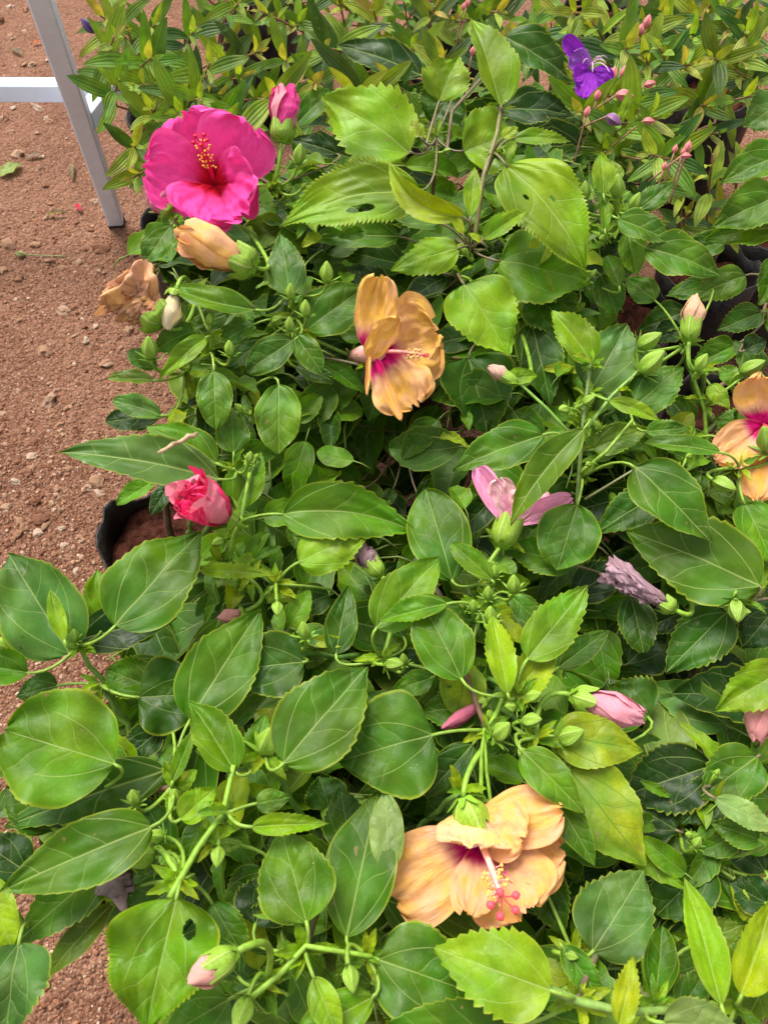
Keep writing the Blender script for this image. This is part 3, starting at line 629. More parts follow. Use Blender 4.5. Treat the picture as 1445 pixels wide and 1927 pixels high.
 (1470, 196, 1398, 238, 84, .6, 'G', A_()), (1476, 288, 1354, 344, 84, .2, 'M', A_(teeth=12, tooth=.04)), (1466, 368, 1340, 426, 96, .1, 'M', A_(teeth=12, tooth=.04)), (1466, 428, 1324, 450, 84, .6, 'ML', A_(teeth=12, tooth=.04)), (1472, 496, 1426, 574, 86, .4, 'M', A_()),
 (1332, 538, 1252, 556, 46, 2.5, 'M', A_()), (1432, 588, 1348, 622, 58, 2.5, 'MD', A_()), (1282, 618, 1232, 638, 54, 3, 'D', A_(kind='el')), (1400, 948, 1456, 1064, 84, .4, 'ML', A_(teeth=4)), (1358, 828, 1434, 902, 90, .8, 'M', A_(kind='el')),
 (1335, 724, 1372, 769, 34, .3, 'L', A_()), (1400, 660, 1440, 640, 50, 2, 'D', A_()), (1388, 720, 1350, 690, 40, .5, 'ML', A_()), (1430, 700, 1380, 640, 50, 2.5, 'MD', A_()), (1410, 760, 1440, 800, 40, 1, 'M', A_()),
 (1402, 518, 1298, 562, 64, 2.2, 'M', A_()), (1362, 455, 1268, 482, 56, 1.6, 'MD', A_()), (1292, 588, 1198, 622, 64, 3, 'MD', A_()), (1382, 650, 1296, 694, 64, 2.6, 'M', A_()), (1232, 566, 1176, 522, 54, 2.4, 'M', A_()), (1250, 690, 1180, 660, 60, 2, 'MD', A_()), (1420, 800, 1340, 790, 60, 2.2, 'M', A_()), (1300, 800, 1250, 740, 56, 2, 'MD', A_()),
 # lower right
 (1115, 1790, 1212, 1636, 148, .9, 'G', A_(teeth=9, tooth=.06, fold=8)), (1332, 1624, 1236, 1722, 122, 1.7, 'MD', A_(kind='el')), (1356, 1892, 1288, 1650, 78, -1, 'L', A_(kind='la', fold=30, teeth=5, tooth=.03)), (1394, 1872, 1456, 1684, 100, -.5, 'LY', A_(fold=38, teeth=9)),
 (1036, 1864, 816, 1784, 150, -1, 'L', A_(teeth=10, tooth=.075, fold=14, foldl=10, tf=.22)), (712, 1806, 908, 1874, 168, .2, 'M', A_(kind='ht', teeth=7, tooth=.02, fold=6)), (1058, 1782, 1142, 1896, 58, .6, 'M', A_(teeth=8, tooth=.13)), (1165, 1930, 1192, 1798, 54, -1, 'LY', A_(fold=30, teeth=8, tooth=.12, wave=.1)),
 (1248, 1925, 1392, 1935, 96, -1, 'P', A_()), (1233, 1876, 1246, 1742, 76, .4, 'M', A_(kind='el', teeth=0)), (1342, 1440, 1186, 1492, 128, 1.2, 'D', A_(kind='el', teeth=10)), (1424, 1424, 1316, 1500, 104, .6, 'M', A_(fold=10)), (1366, 1476, 1282, 1550, 86, 1.2, 'D', A_()),
 (1344, 1502, 1456, 1562, 50, .1, 'P', A_(kind='el', teeth=8, fold=8)), (1427, 1580, 1336, 1548, 60, .6, 'M', A_(teeth=6)), (1272, 1562, 1176, 1506, 98, 1.8, 'D', A_()), (1440, 1640, 1380, 1560, 90, 1.8, 'D', A_(kind='el')), (1300, 1780, 1400, 1740, 70, 1, 'O', A_()),
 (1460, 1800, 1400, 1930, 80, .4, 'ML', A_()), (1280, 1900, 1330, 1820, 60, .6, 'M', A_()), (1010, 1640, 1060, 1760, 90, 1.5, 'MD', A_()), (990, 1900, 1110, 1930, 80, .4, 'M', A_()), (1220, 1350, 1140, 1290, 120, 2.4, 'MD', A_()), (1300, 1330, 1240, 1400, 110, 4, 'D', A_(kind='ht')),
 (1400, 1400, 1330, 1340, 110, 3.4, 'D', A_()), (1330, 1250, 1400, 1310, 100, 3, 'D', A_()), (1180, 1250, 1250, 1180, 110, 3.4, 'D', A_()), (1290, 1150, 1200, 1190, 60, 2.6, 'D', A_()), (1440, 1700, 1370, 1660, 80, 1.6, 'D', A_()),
 # lower centre
 (577, 1735, 528, 1556, 146, -.4, 'ML', A_(teeth=4, tooth=.03, fold=6)), (652, 1764, 712, 1486, 136, .3, 'M', A_(kind='la', teeth=0, fold=10)), (730, 1642, 726, 1490, 66, 0, 'P', A_(kind='el', teeth=0, fold=4)), (474, 1556, 620, 1549, 48, -1, 'L', A_(fold=34, teeth=7, wave=.08)),
 (482, 1512, 548, 1500, 44, -.2, 'M', A_(teeth=0)), (590, 1838, 642, 1965, 60, -.5, 'L', A_(kind='la', teeth=0, fold=16)), (702, 1876, 560, 1950, 88, .1, 'ML', A_(kind='el', teeth=0)), (540, 1872, 468, 1840, 92, .6, 'MD', A_()), (962, 1930, 712, 1932, 96, -.1, 'M', A_()),
 (620, 1520, 600, 1460, 90, 1.6, 'MD', A_()), (660, 1600, 640, 1480, 90, 1.5, 'MD', A_()), (850, 1640, 760, 1560, 90, 2, 'D', A_()), (900, 1480, 800, 1540, 110, 1.5, 'MD', A_()), (500, 1640, 420, 1720, 80, 1.5, 'MD', A_()), (480, 1740, 520, 1640, 110, 1.4, 'D', A_()),
 (700, 1850, 640, 1800, 60, 1, 'M', A_()), (400, 1700, 460, 1800, 70, 1, 'M', A_(kind='el')), (450, 1840, 400, 1760, 60, .9, 'MD', A_()), (780, 1900, 700, 1860, 80, .9, 'MD', A_()),
 # lower left
 (286, 1556, -4, 1678, 128, -1, 'M', A_(teeth=8, tooth=.02, fold=14)), (210, 1622, 26, 1778, 104, 0, 'M', A_(fold=10)), (312, 1450, 4, 1556, 100, .6, 'MD', A_(teeth=6)), (332, 1692, 272, 1945, 218, -1.6, 'ML', A_(kind='ov', teeth=10, tooth=.04, fold=16, wave=.13, holes=[(.22, -.42, .13)])),
 (352, 1656, 198, 1762, 94, .5, 'MD', A_(kind='el', teeth=0)), (36, 1776, 8, 1960, 160, -1, 'G', A_(kind='ht', teeth=8)), (-24, 1650, 22, 1784, 66, -1.2, 'L', A_(kind='el', teeth=0)), (212, 1700, 78, 1846, 60, .6, 'O', A_(kind='la', teeth=0, fold=24)),
 (432, 1880, 306, 1955, 116, .1, 'M', A_(kind='ht')), (340, 1542, 408, 1482, 66, -.6, 'L', A_(fold=26, teeth=4)), (100, 1560, 10, 1480, 90, .8, 'MD', A_()), (60, 1400, -30, 1460, 90, 1, 'M', A_()), (50, 1640, -40, 1580, 100, .6, 'D', A_()), (320, 1600, 270, 1500, 70, 1.2, 'MD', A_()),
]
for l in LEAVES: hero(*l[:7], **l[7])

# ------- understorey: older leaves deeper in each plant (shared meshes)
FILL = []
for i in range(9):
    rs = random.Random(i); al, be = [(.52, .78), (.6, .6), (.42, .8)][i % 3]
    V, F, UV, E = lamina(Vector((0, 1, 0)), Vector((1, 0, 0)), UP, rs.uniform(.5, .78), al, be, nu=15, nv=2, teeth=[5, 0, 6][i % 3], tooth=.05, fold=rs.uniform(4, 40), arch=rs.uniform(0, .1), droop=rs.uniform(0, .22), wave=.05, bend=rs.uniform(-.06, .06), seed=i)
    b = len(V); tv, tf_ = tube([Vector((0, .005, 0)), Vector((0, -.2, -.03)), Vector((0, -.42, -.22))], .016, 4); V += tv; F += [tuple(q + b for q in f) for f in tf_]; UV += [(.5, .5)] * len(tv); E += [(.3, .3)] * len(tv)
    FILL.append(mesh('filler_leaf', V, F, UV, E, mats=[M_LEAF]))
CANOPY = [(300, 395), (240, 480), (330, 560), (330, 700), (345, 820), (420, 880), (400, 1000), (330, 1090), (200, 1230), (240, 1330), (120, 1300), (-30, 1290), (-30, 1640), (150, 1610), (230, 1690), (220, 1790), (360, 1960), (1470, 1960), (1470, 900), (1400, 860), (1210, 800), (1160, 640), (1150, 560), (1215, 440), (1180, 300), (1110, 190), (900, 160), (720, 180), (600, 200), (520, 330)]
DARK = [(600, 800, 850, 980), (1150, 1040, 1330, 1110), (1180, 1200, 1340, 1380), (480, 1000, 560, 1100), (1150, 480, 1300, 640), (700, 950, 790, 1040)]
def inst(me, parent, p, D, Nn, ln, col, name='leaf', wid=1.):
    D = D.normalized(); S = D.cross(Nn).normalized(); N2 = S.cross(D)
    o = bpy.data.objects.new(name, me); link(o, parent)
    m = Matrix((S * ln * wid, D * ln, N2 * ln)).transposed().to_4x4(); m.translation = p - ORG[parent]; ORG[o] = p
    o.matrix_local = m; o.color = (*col, 1); return o
for key, P in PLANTS.items():
    nn = P['nodes']; cnt = 0; tries = 0
    rs = random.Random(ord(key) * 13)
    while cnt < dict(B=285, E=230, N=270, H=210, C=190).get(key, 165) and tries < 4000:
        tries += 1
        x, y, q = rs.choice(nn); px = x + rs.gauss(0, 105); py = y + rs.gauss(0, 105)
        if not inpoly(px, py, CANOPY): continue
        lay = rs.uniform(2.2, 8.)
        if any(a < px < c and b < py < d_ for a, b, c, d_ in DARK): lay = rs.uniform(5.5, 9.5)
        if any(a < px < c and b < py < d_ for a, b, c, d_ in DARK) and rs.random() < .25: continue
        p = PL(px, py, lay)
        if p.z < .30: continue
        a = rs.uniform(0, 6.28); D = Vector((math.cos(a), math.sin(a), rs.uniform(-.5, .15)))
        ln = rs.uniform(.045, .085)
        ex, ey, _ = proj(p + D * ln)
        if not inpoly(ex, ey, CANOPY): continue
        t = rs.choice(['M', 'M', 'M', 'ML', 'ML', 'MD', 'MD', 'D', 'D', 'G', 'O']); c = TONE[t]
        inst(rs.choice(FILL), P['t'], p, D, (UP + Vector((rs.uniform(-.5, .5), rs.uniform(-.7, .3), 0))).normalized(), ln, c); cnt += 1

# ---------------------------------------------------------------- calyx, buds, rolled blooms, open blooms
def frame(axis):
    D = axis.normalized(); A = D.orthogonal().normalized(); return D, A, D.cross(A)
def bracts(D, A, B, r, ln, n=7, seed=0, spread=.9):
    V = []; F = []; rs = random.Random(seed)
    for k in range(n):
        a = 6.2832 * k / n + rs.uniform(-.2, .2); O = A * math.cos(a) + B * math.sin(a); T = -A * math.sin(a) + B * math.cos(a); l2 = ln * rs.uniform(.8, 1.2); b = len(V)
        for i in range(5):
            t = i / 4; w_ = r * .24 * (1 - t) ** .7 + 1e-5
            c = O * (r * .35 + l2 * spread * math.sin(t * 1.3)) + D * (l2 * .55 * t * (1.2 - t * .5))
            V += [c - T * w_, c + T * w_]
        for i in range(4): q = b + 2 * i; F.append((q, q + 1, q + 3, q + 2))
    return V, F
def bud_mesh(seed, ridges=.14, point=1.):
    """unit bud along +Z, height 1"""
    V = []; F = []; n = 25; rows = 12; UV = []
    for i in range(rows + 1):
        t = i / rows; r = .34 * (math.sin(math.pi * min(1, t * .94 + .04)) ** .75) * (1 - .35 * t * point) + .0005
        for k in range(n):
            a = 6.2832 * k / n; UV.append((t, 5 * k / n)); rr = r * (1 + ridges * math.cos(5 * a) * math.sin(math.pi * t) + .03 * math.sin(a * 2 + seed)); V.append(Vector((rr * math.cos(a + .25 * t), rr * math.sin(a + .25 * t), t)))
    for i in range(rows):
        for k in range(n): q = i * n + k; w_ = i * n + (k + 1) % n; F.append((q, w_, w_ + n, q + n))
    F.append(tuple(range(rows * n, rows * n + n)))
    return mesh('bud', V, F, UV, mats=[M_CALYX])
BUDM = [bud_mesh(i) for i in range(3)]
BRM = []
for i in range(3):
    V, F = bracts(Vector((0, 0, 1)), Vector((1, 0, 0)), Vector((0, 1, 0)), .36, .62, 7, i); BRM.append(mesh('bract', V, F, mats=[M_GREEN]))
def bud(px, py, size, dx=0., dy=-1., lay=-.2, col=None, stalk=True, node=None, i=[0]):
    i[0] += 1; c = PL(px, py, lay); D = (RGT * dx - UPV * dy).normalized() * .8 + (CP - c).normalized() * .45 + UP * .25; D.normalize()
    ln = size * 1.0 * depth(c) / FPX; base = c - D * ln * .5
    P, nd, dist = nearest_plant(px, py); q = D.to_track_quat('Z', 'Y').to_matrix().to_4x4()
    o = bpy.data.objects.new('bud', BUDM[i[0] % 3]); link(o, P['t']); ORG[o] = base
    m = q.copy(); m = Matrix.Translation(base - ORG[P['t']]) @ m @ Matrix.Scale(ln, 4); o.matrix_local = m
    k = rnd.uniform(.85, 1.15); cc = col or (.20 * k, .34 * k, .03 * k); o.color = (*cc, 1)
    b = bpy.data.objects.new('bract', BRM[i[0] % 3]); link(b, o); b.color = (cc[0] * .8, cc[1] * .9, cc[2] * .7, 1)
    if stalk:
        e = PL(*node) if node else (nd if dist < 150 else base - UP * .05 - D * .02)
        if (e - base).length > .11: e = base + (e - base).normalized() * .11
        put_tube('bud_stalk', curve(base + D * .002, e, 7, ctrl=base - D * .022), [.0017, .0016, .0015, .0015, .0015, .0015, .0016, .0018], M_GREEN, P['t'], (.19, .33, .03), 6)
    return o
for b in [(563, 290, 38, .2, -1), (615, 512, 42), (547, 548, 32), (575, 580, 34), (545, 610, 30), (432, 655, 32), (282, 655, 48, -.1, -1), (1160, 350, 44), (1100, 360, 38), (1195, 380, 36, .5, -1), (1226, 680, 60, 1, -.7), (1222, 640, 50, 1, -.4),
          (1320, 682, 38, .6, -1), (1415, 690, 48, 1, -.3), (1362, 912, 50, .8, .6), (1442, 826, 62, -.3, -.6), (930, 1075, 30), (966, 1098, 42), (918, 1115, 32), (890, 1140, 28), (922, 1156, 40), (572, 1185, 40, -.2, -1), (522, 1145, 34, .1, 1), (742, 1250, 42, 1, .1),
          (140, 1195, 30, .1, -1), (945, 1375, 52, .2, -.2), (1003, 1310, 38, 1, -.3), (1075, 1385, 60, 1, -.4), (1000, 1355, 44, .7, 0), (505, 1395, 72, .2, -1), (252, 1500, 40, -.2, -1), (330, 1497, 36), (258, 1612, 76, -1, .3), (290, 1574, 42, -1, 0),
          (410, 1612, 42, 0, 1), (660, 1842, 52, .2, 1), (455, 1908, 64, -.3, 1), (1386, 1150, 52, 0, 1), (14, 1210, 48, -1, 0), (1108, 752, 30, .4, -.2), (960, 1330, 30, -1, 0), (985, 1420, 34, .3, .6), (1290, 940, 26, 1, 0), (1060, 770, 28, -1, .3), (395, 600, 24), (470, 860, 26, .3, -1)]:
    bud(*b)

def calyx(parent, base, D, r, ln, col=(.20, .34, .028), seed=0):
    D, A, B = frame(D); V = []; F = []; n = 30; rows = 8; UV = []
    for i in range(rows + 1):
        t = i / rows
        for k in range(n):
            a = 6.2832 * k / n; lobe = abs(math.cos(2.5 * a)) ** .8; hgt = t * ln * (.62 + .38 * (lobe if t > .5 else .5 + (lobe - .5) * t * 2))
            rr = r * (math.sin(min(1, t * 1.6 + .12) * math.pi / 2) ** .8) * (1 + .05 * math.cos(5 * a)) * (1 + .16 * max(0, t - .6) * lobe)
            V.append(D * hgt + (A * math.cos(a) + B * math.sin(a)) * rr); UV.append((t, 5 * k / n))
    for i in range(rows):
        for k in range(n): q = i * n + k; w_ = i * n + (k + 1) % n; F.append((q, w_, w_ + n, q + n))
    F.append(tuple(range(n))[::-1])
    o = put('calyx', mesh('calyx', V, F, UV, mats=[M_CALYX]), parent, base, col)
    V, F = bracts(D, A, B, r, ln * .55, 7, seed, .7); put('bract', mesh('bract', V, F, mats=[M_GREEN]), parent, base - D * .001, (col[0] * .85, col[1], col[2] * .8))
    return o
def axis_px(bx, by, tx, ty, lay, dd):
    B = PL(bx, by, lay); n0 = (UP * .4 + (CP - B).normalized() * .6).normalized()
    T = intersect_line_plane(CP, CP + ray(tx, ty), B, n0); T = T + (CP - T).normalized() * dd; return B, T
def flower_root(name, P, loc, label):
    o = bpy.data.objects.new(name, None); link(o, P['t']); ORG[o] = Vector(loc); o.location = Vector(loc) - ORG[P['t']]; o.empty_display_size = .02
    if label: o['label'] = label
    return o
def rolled(bx, by, tx, ty, w, lay, mat, col, label, dd=0., openness=.0, crumple=.05, cal=.35, calcol=(.20, .34, .028), twist=1.2, tipcol=None, name='rolled_bloom', node=None, bulge=.55, n_pet=5, calw=1.):
    B, T = axis_px(bx, by, tx, ty, lay, dd); ln = (T - B).length; D, A, Bn = frame(T - B); rad = w / 2 * depth(B) / FPX
    P, nd, dist = nearest_plant(bx, by); fr = flower_root(name, P, B, label); sd = int(bx + by)
    for k in range(n_pet):
        V = []; F = []; UV = []; E = []; nu, ns = (22, 16) if crumple < .2 else (40, 30); so = Vector((sd * .13, k * 5.1, 2))
        lk = ln * (1 + .09 * noise.noise(so)) * (1 if k < 3 else .96)
        for i in range(nu + 1):
            u = i / nu; pr = (.30 + .70 * min(1, u / bulge) ** .8) if u < bulge else 1 - (1 - (.28 + .85 * openness)) * ((u - bulge) / (1 - bulge)) ** 1.5
            for j in range(ns + 1):
                s_ = j / ns; th = 6.2832 * k / n_pet + s_ * 2.3 + twist * u
                rr = rad * pr * (.70 + .34 * s_)
                edge = u ** 4
                q = noise.noise(Vector((s_ * 3, u * 4, 0)) + so); q2 = noise.noise(Vector((s_ * 7, u * 8, 4)) + so) + (.8 * noise.noise(Vector((s_ * 15, u * 17, 9)) + so) if crumple > .2 else 0)
                rr *= 1 + crumple * (q * 1.6 + q2 * .9) + edge * openness * .35 * q
                z = u * lk * (1 - .10 * edge * abs(s_ - .5)) + edge * ln * .10 * q * (1 + openness)
                p = D * z + (A * math.cos(th) + Bn * math.sin(th)) * rr + (A * q2 + Bn * q) * (crumple * rad * .8)
                V.append(p); UV.append((u, s_)); E.append((abs(2 * s_ - 1), 2 * s_ - 1))
        for i in range(nu):
            for j in range(ns): q = i * (ns + 1) + j; F.append((q, q + 1, q + ns + 2, q + ns + 1))
        cc = tipcol if (tipcol and k % 2) else col
        put('petal', mesh('petal', V, F, UV, E, mats=[mat]), fr, B, cc)
    if tipcol:     # furled petal edges showing inside the mouth
        for k in range(4):
            a = 1.6 * k; O = A * math.cos(a) + Bn * math.sin(a); b0 = B + D * ln * .5 + O * rad * .22
            V, F, UV, E = lamina(D * ln * (.46 + .04 * (k % 2)), D.cross(O), O, rad * 1.5, .9, .4, nu=14, nv=5, fold=30, curl=50, ruffle=.25, crumple=.05, seed=k + sd)
            put('petal', mesh('petal', V, F, UV, E, mats=[mat]), fr, b0, tipcol)
    if cal:
        calyx(fr, B - D * ln * .12, D, rad * .80 * calw, ln * cal + ln * .12, calcol, sd)
    base = B - D * ln * .12
    e = PL(*node) if node else (nd if dist < 170 else base - UP * .06 - D * .02)
    if (e - base).length > .13: e = base + (e - base).normalized() * .13
    put_tube('flower_stalk', curve(base + D * .003, e, 8, ctrl=base - D * .03), .0021, M_GREEN, P['t'], (.19, .34, .03), 7)
    return fr
APR = (.94, .52, .20)
rolled(468, 497, 338, 440, 82, -.5, M_PEACHR, APR, 'rolled apricot bloom', openness=.5, crumple=.06, cal=.22, twist=.7, tipcol=(1., .50, .20))
rolled(300, 602, 232, 535, 92, -.2, M_BROWN, (.90, .48, .23), 'withered tan crumpled bloom', openness=1.05, crumple=.36, cal=.18, bulge=.75, twist=.5)
rolled(331, 552, 315, 622, 44, -.4, M_PEACHR, (.90, .78, .46), 'cream closed bud', crumple=.03, cal=.14)
rolled(531, 258, 539, 168, 58, -.3, M_ROSE, (.80, .28, .36), 'pink bud opening at its tip', openness=.55, crumple=.05, tipcol=(.85, .02, .30), cal=.30)
rolled(428, 974, 352, 927, 84, -1.3, M_ROSE, (1., .24, .38), 'bud opening on crimson furled petals', dd=.04, openness=.95, crumple=.07, tipcol=(1., .0, .17), cal=.25)
rolled(1256, 1139, 1142, 1066, 46, .7, M_MAUVE, (.74, .44, .54), 'limp mauve withered bloom', openness=.85, crumple=.26, cal=.10, bulge=.7)
rolled(714, 1078, 672, 1028, 44, .8, M_MAUVE, (.62, .38, .44), 'limp mauve bloom in a green calyx', openness=.5, crumple=.16, cal=.45)
rolled(240, 1630, 205, 1692, 62, .2, M_MAUVE, (.52, .36, .38), 'withered mauve bloom hanging in shade', openness=.9, crumple=.3, cal=.1)
rolled(1088, 1312, 1212, 1352, 66, .2, M_ROSE, (.86, .32, .42), 'rolled rose bloom', openness=.15, crumple=.05, cal=.26)
rolled(1434, 1300, 1424, 1398, 58, .1, M_ROSE, (.82, .34, .34), 'rolled salmon bloom', crumple=.05, cal=.12)
rolled(436, 1797, 356, 1850, 60, -2.3, M_ROSE, (.84, .42, .36), 'pale pink bud in a long green calyx', crumple=.04, cal=.62, calw=1.12)
rolled(1297, 634, 1308, 556, 46, -.2, M_PEACHR, (.84, .52, .30), 'peach bud in a green calyx', crumple=.04, cal=.5, node=(1312, 700, .3))
rolled(908, 1322, 832, 1372, 28, 1, M_ROSE, (.72, .16, .30), 'narrow pink bud half hidden', crumple=.05, cal=.1)
rolled(456, 1152, 410, 1166, 30, 1.6, M_ROSE, (.80, .36, .34), 'small pink bud under leaves', crumple=.04, cal=.1)
rolled(318, 402, 284, 362, 42, .6, M_ROSE, (.82, .28, .44), 'pink rolled bloom under the open one', openness=.5, crumple=.1, cal=.2)
rolled(968, 718, 918, 690, 30, .1, M_ROSE, (.70, .42, .34), 'dull pink bud tip', crumple=.05, cal=.6)

def petals(parent, specs, mat, col, lay0):
    for (bx, by, tx, ty, w, dd, kw) in specs:
        B = PL(bx, by, lay0 + kw.pop('lay', 0)); n0 = (UP * .35 + (CP - B).normalized() * .65).normalized()
        T = intersect_line_plane(CP, CP + ray(tx, ty), B, n0); T = T + (CP - T).normalized() * dd
        L = T - B; D = L.normalized(); n1 = (CP - B).normalized(); S = D.cross(n1).normalized(); Nn = S.cross(D)
        rm = Matrix.Rotation(R(kw.pop('roll', 0)), 3, D); S = rm @ S; Nn = rm @ Nn; cc = kw.pop('col', col); mt = kw.pop('mat', mat)
        a = dict(al=.62, be=.36, nu=44, nv=18, ruffle=.14, crumple=.06, fold=4, seed=int(tx + ty)); a.update(kw)
        V, F, UV, E = lamina(L, S, Nn, w * depth(T) / FPX, **a)
        put('petal', mesh('petal', V, F, UV, E, mats=[mt]), parent, B, cc)
def stamen(parent, B, T, col, anth, stig, n=34, pads=.0022, r=.0016, start=.45, fil=.006, spread=1.):
    D, A, Bn = frame(T - B); ln = (T - B).length; pts = curve(B, T, 8, sag=.002)
    o = put_tube('stamen_column', pts, [r * 1.25, r * 1.2, r * 1.1, r, r, r * .9, r * .8, r * .7, r * .55], M_STAMEN, parent, col, 8)
    rs = random.Random(int(ln * 1e5)); V = []; F = []; V2 = []; F2 = []
    for k in range(n):
        t = start + (.97 - start) * rs.random(); a = rs.uniform(0, 6.28); c = pts[0].lerp(pts[-1], t) - B
        e = c + (A * math.cos(a) + Bn * math.sin(a)) * fil * rs.uniform(.6, 1.2) + D * rs.uniform(0, .003)
        tv, tf_ = tube([c, e], .00035, 4); b = len(V2); V2 += tv; F2 += [tuple(q + b for q in f) for f in tf_]
        b = len(V); s_ = rs.uniform(.0009, .0014)
        V += [e + v * s_ for v in rock(IV1, k, .8)]; F += [[q + b for q in f] for f in IF1]
    put('filament', mesh('filament', V2, F2, mats=[M_STAMEN]), o, B, col); put('anther', mesh('anther', V, F, mats=[M_STAMEN]), o, B, anth)
    for k in range(5):
        a = 6.2832 * k / 5 + .3; O = (A * math.cos(a) + Bn * math.sin(a)); e = T + D * .006 + O * pads * 2.4 * spread
        put_tube('style', [T - D * .002, T + D * .003 + O * pads, e], .0005, M_STAMEN, o, stig, 5)
        V = [v * pads * .75 for v in rock(IV2, k, .8, 2, .15)]; put('stigma', mesh('stigma', V, IF2, mats=[M_STAMEN]), o, e, stig)
# hot pink open bloom
HP = (1., .075, .40)
PA = PLANTS['A']; c0 = PL(405, 345, 1.0); fl = flower_root('flower', PA, c0, 'wide open hot pink bloom with dark red throat')
petals(fl, [(405, 347, 345, 214, 158, .042, A_(fold=9, roll=12, crumple=.04, be=.26)), (407, 346, 464, 232, 156, .042, A_(fold=9, roll=12, crumple=.04, be=.26)), (404, 348, 274, 312, 150, .044, A_(fold=9, roll=12, lay=-.1, crumple=.04, be=.26)),
            (409, 352, 482, 340, 130, .030, A_(fold=7, roll=8, lay=-.12, ruffle=.14, be=.26)), (406, 352, 455, 404, 140, .030, A_(fold=6, roll=8, lay=-.16, ruffle=.16, be=.26)), (404, 354, 372, 414, 150, .036, A_(fold=8, roll=10, lay=-.22, ruffle=.14, be=.26))], M_PINK, HP, 1.0)
tt = PL(380, 272, -.7); stamen(fl, c0 + (CP - c0).normalized() * .004, tt, (.70, .01, .08), (.95, .55, .06), (.55, .0, .03), n=44, r=.0024, pads=.0032, fil=.007)
calyx(fl, c0 - (CP - c0).normalized() * .035, (CP - c0), .012, .03, seed=3); q_ = c0 - (CP - c0).normalized() * .035
put_tube('flower_stalk', curve(q_, PA['nodes'][0][2], 8), .002, M_GREEN, PA['t'], (.19, .32, .03))
# crumpled orange bloom, centre
OR = (.95, .52, .15)
PB = PLANTS['B']; c0 = PL(708, 662, .6); fl = flower_root('flower', PB, c0, 'crumpled orange bloom with magenta throat')
petals(fl, [(714, 658, 824, 628, 172, .018, A_(crumple=.09, fold=8, ruffle=.2, be=.28)), (714, 666, 782, 764, 124, .012, A_(crumple=.10, fold=6, ruffle=.2, be=.28)),
            (704, 672, 722, 520, 92, .030, A_(crumple=.11, fold=26, roll=-20, ruffle=.2, lay=-.3, al=.5, be=.26)), (694, 676, 748, 598, 58, .040, A_(crumple=.13, fold=-16, roll=20, ruffle=.22, al=.45, lay=-.8, mat=M_PEACHR)),
            (708, 676, 754, 792, 46, .035, A_(crumple=.13, fold=36, curl=40, ruffle=.22, lay=-.3)), (694, 670, 690, 744, 28, .030, A_(crumple=.14, fold=40, curl=50, ruffle=.25, lay=-.9, mat=M_PEACHR, al=.4))], M_PEACH, OR, .6)
tt = PL(796, 668, -.9); stamen(fl, c0 + (CP - c0).normalized() * .008, tt, (.85, .28, .26), (.78, .50, .16), (.80, .10, .10), n=46, start=.58, r=.0017, fil=.005, pads=.0013, spread=.5)
D_ = (PL(712, 660, .6) - PL(660, 665, 1.4)); calyx(fl, PL(664, 672, 1.9), D_, .011, .032, seed=5)
put_tube('flower_stalk', curve(PL(664, 672, 1.9), PL(560, 625, 1), 8), .0018, M_GREEN, PB['t'], (.19, .32, .03))
put_tube('flower_tube', [PL(668, 671, 1.8), c0 + (PL(712, 658, .2) - c0) * .5], [.008, .010], M_STAMEN, fl, (.78, .36, .34), 10)
# big peach bloom, bottom
PK = (.97, .50, .19)
PI_ = PLANTS['I']; c0 = PL(906, 1588, .6); fl = flower_root('flower', PI_, c0, 'big peach bloom with magenta throat and five red stigma pads')
petals(fl, [(900, 1584, 736, 1684, 168, .008, A_(fold=5, roll=-8, crumple=.06, ruffle=.16, be=.26)), (905, 1592, 882, 1722, 92, .022, A_(fold=14, crumple=.08, ruffle=.16, be=.28)), (915, 1590, 990, 1716, 184, .012, A_(fold=5, crumple=.06, be=.26, ruffle=.14)),
            (915, 1582, 1060, 1600, 168, .004, A_(fold=8, crumple=.06, roll=-12, be=.28)), (888, 1552, 1058, 1524, 118, .022, A_(fold=-8, crumple=.06, ruffle=.14, roll=-10, lay=-.2, mat=M_PEACHR)), (896, 1532, 890, 1592, 150, .024, A_(fold=-6, crumple=.06, ruffle=.10, lay=-.3, mat=M_PEACHR, al=.35, be=.22, col=(.97, .56, .24))), (900, 1536, 985, 1578, 120, .022, A_(fold=-8, crumple=.06, ruffle=.12, lay=-.25, mat=M_PEACHR, al=.4, be=.3))], M_PEACH, PK, .6)
tt = PL(944, 1688, -.9); stamen(fl, c0 + (CP - c0).normalized() * .006, tt, (.88, .42, .34), (.85, .50, .10), (.85, .07, .10), n=30, start=.5, r=.0021, pads=.0036, fil=.007)
cb = PL(872, 1500, .1); calyx(fl, cb, PL(896, 1565, .5) - cb, .0125, .026, (.22, .37, .025), 7)
put_tube('flower_stalk', curve(cb, PL(915, 1400, .5), 8, ctrl=PL(872, 1450, 0)), .0021, M_GREEN, PI_['t'], (.20, .36, .03))
put_tube('flower_tube', [PL(880, 1522, .25), c0 + (PL(902, 1574, .5) - c0) * .4], [.0085, .012], M_STAMEN, fl, (.85, .50, .46), 12)
# orange bloom at the far edge
PLL = PLANTS['L']; c0 = PL(1436, 800, .4); fl = flower_root('flower', PLL, c0, 'orange bloom with crimson throat leaning by the peach bud')
petals(fl, [(1436, 802, 1346, 868, 96, .02, A_(fold=26, crumple=.05)), (1438, 798, 1436, 706, 110, .03, A_(fold=20, crumple=.04, roll=-15)), (1440, 806, 1424, 942, 84, .02, A_(fold=14, crumple=.06)), (1440, 802, 1530, 760, 110, .02, A_()), (1440, 806, 1520, 880, 110, .02, A_())], M_PEACH, (1., .50, .16), .4)
stamen(fl, c0, PL(1490, 850, -.6), (.8, .1, .12), (.8, .45, .1), (.8, .05, .08), n=30)
calyx(fl, PL(1450, 790, 1.6), CP - c0, .012, .03, seed=8)
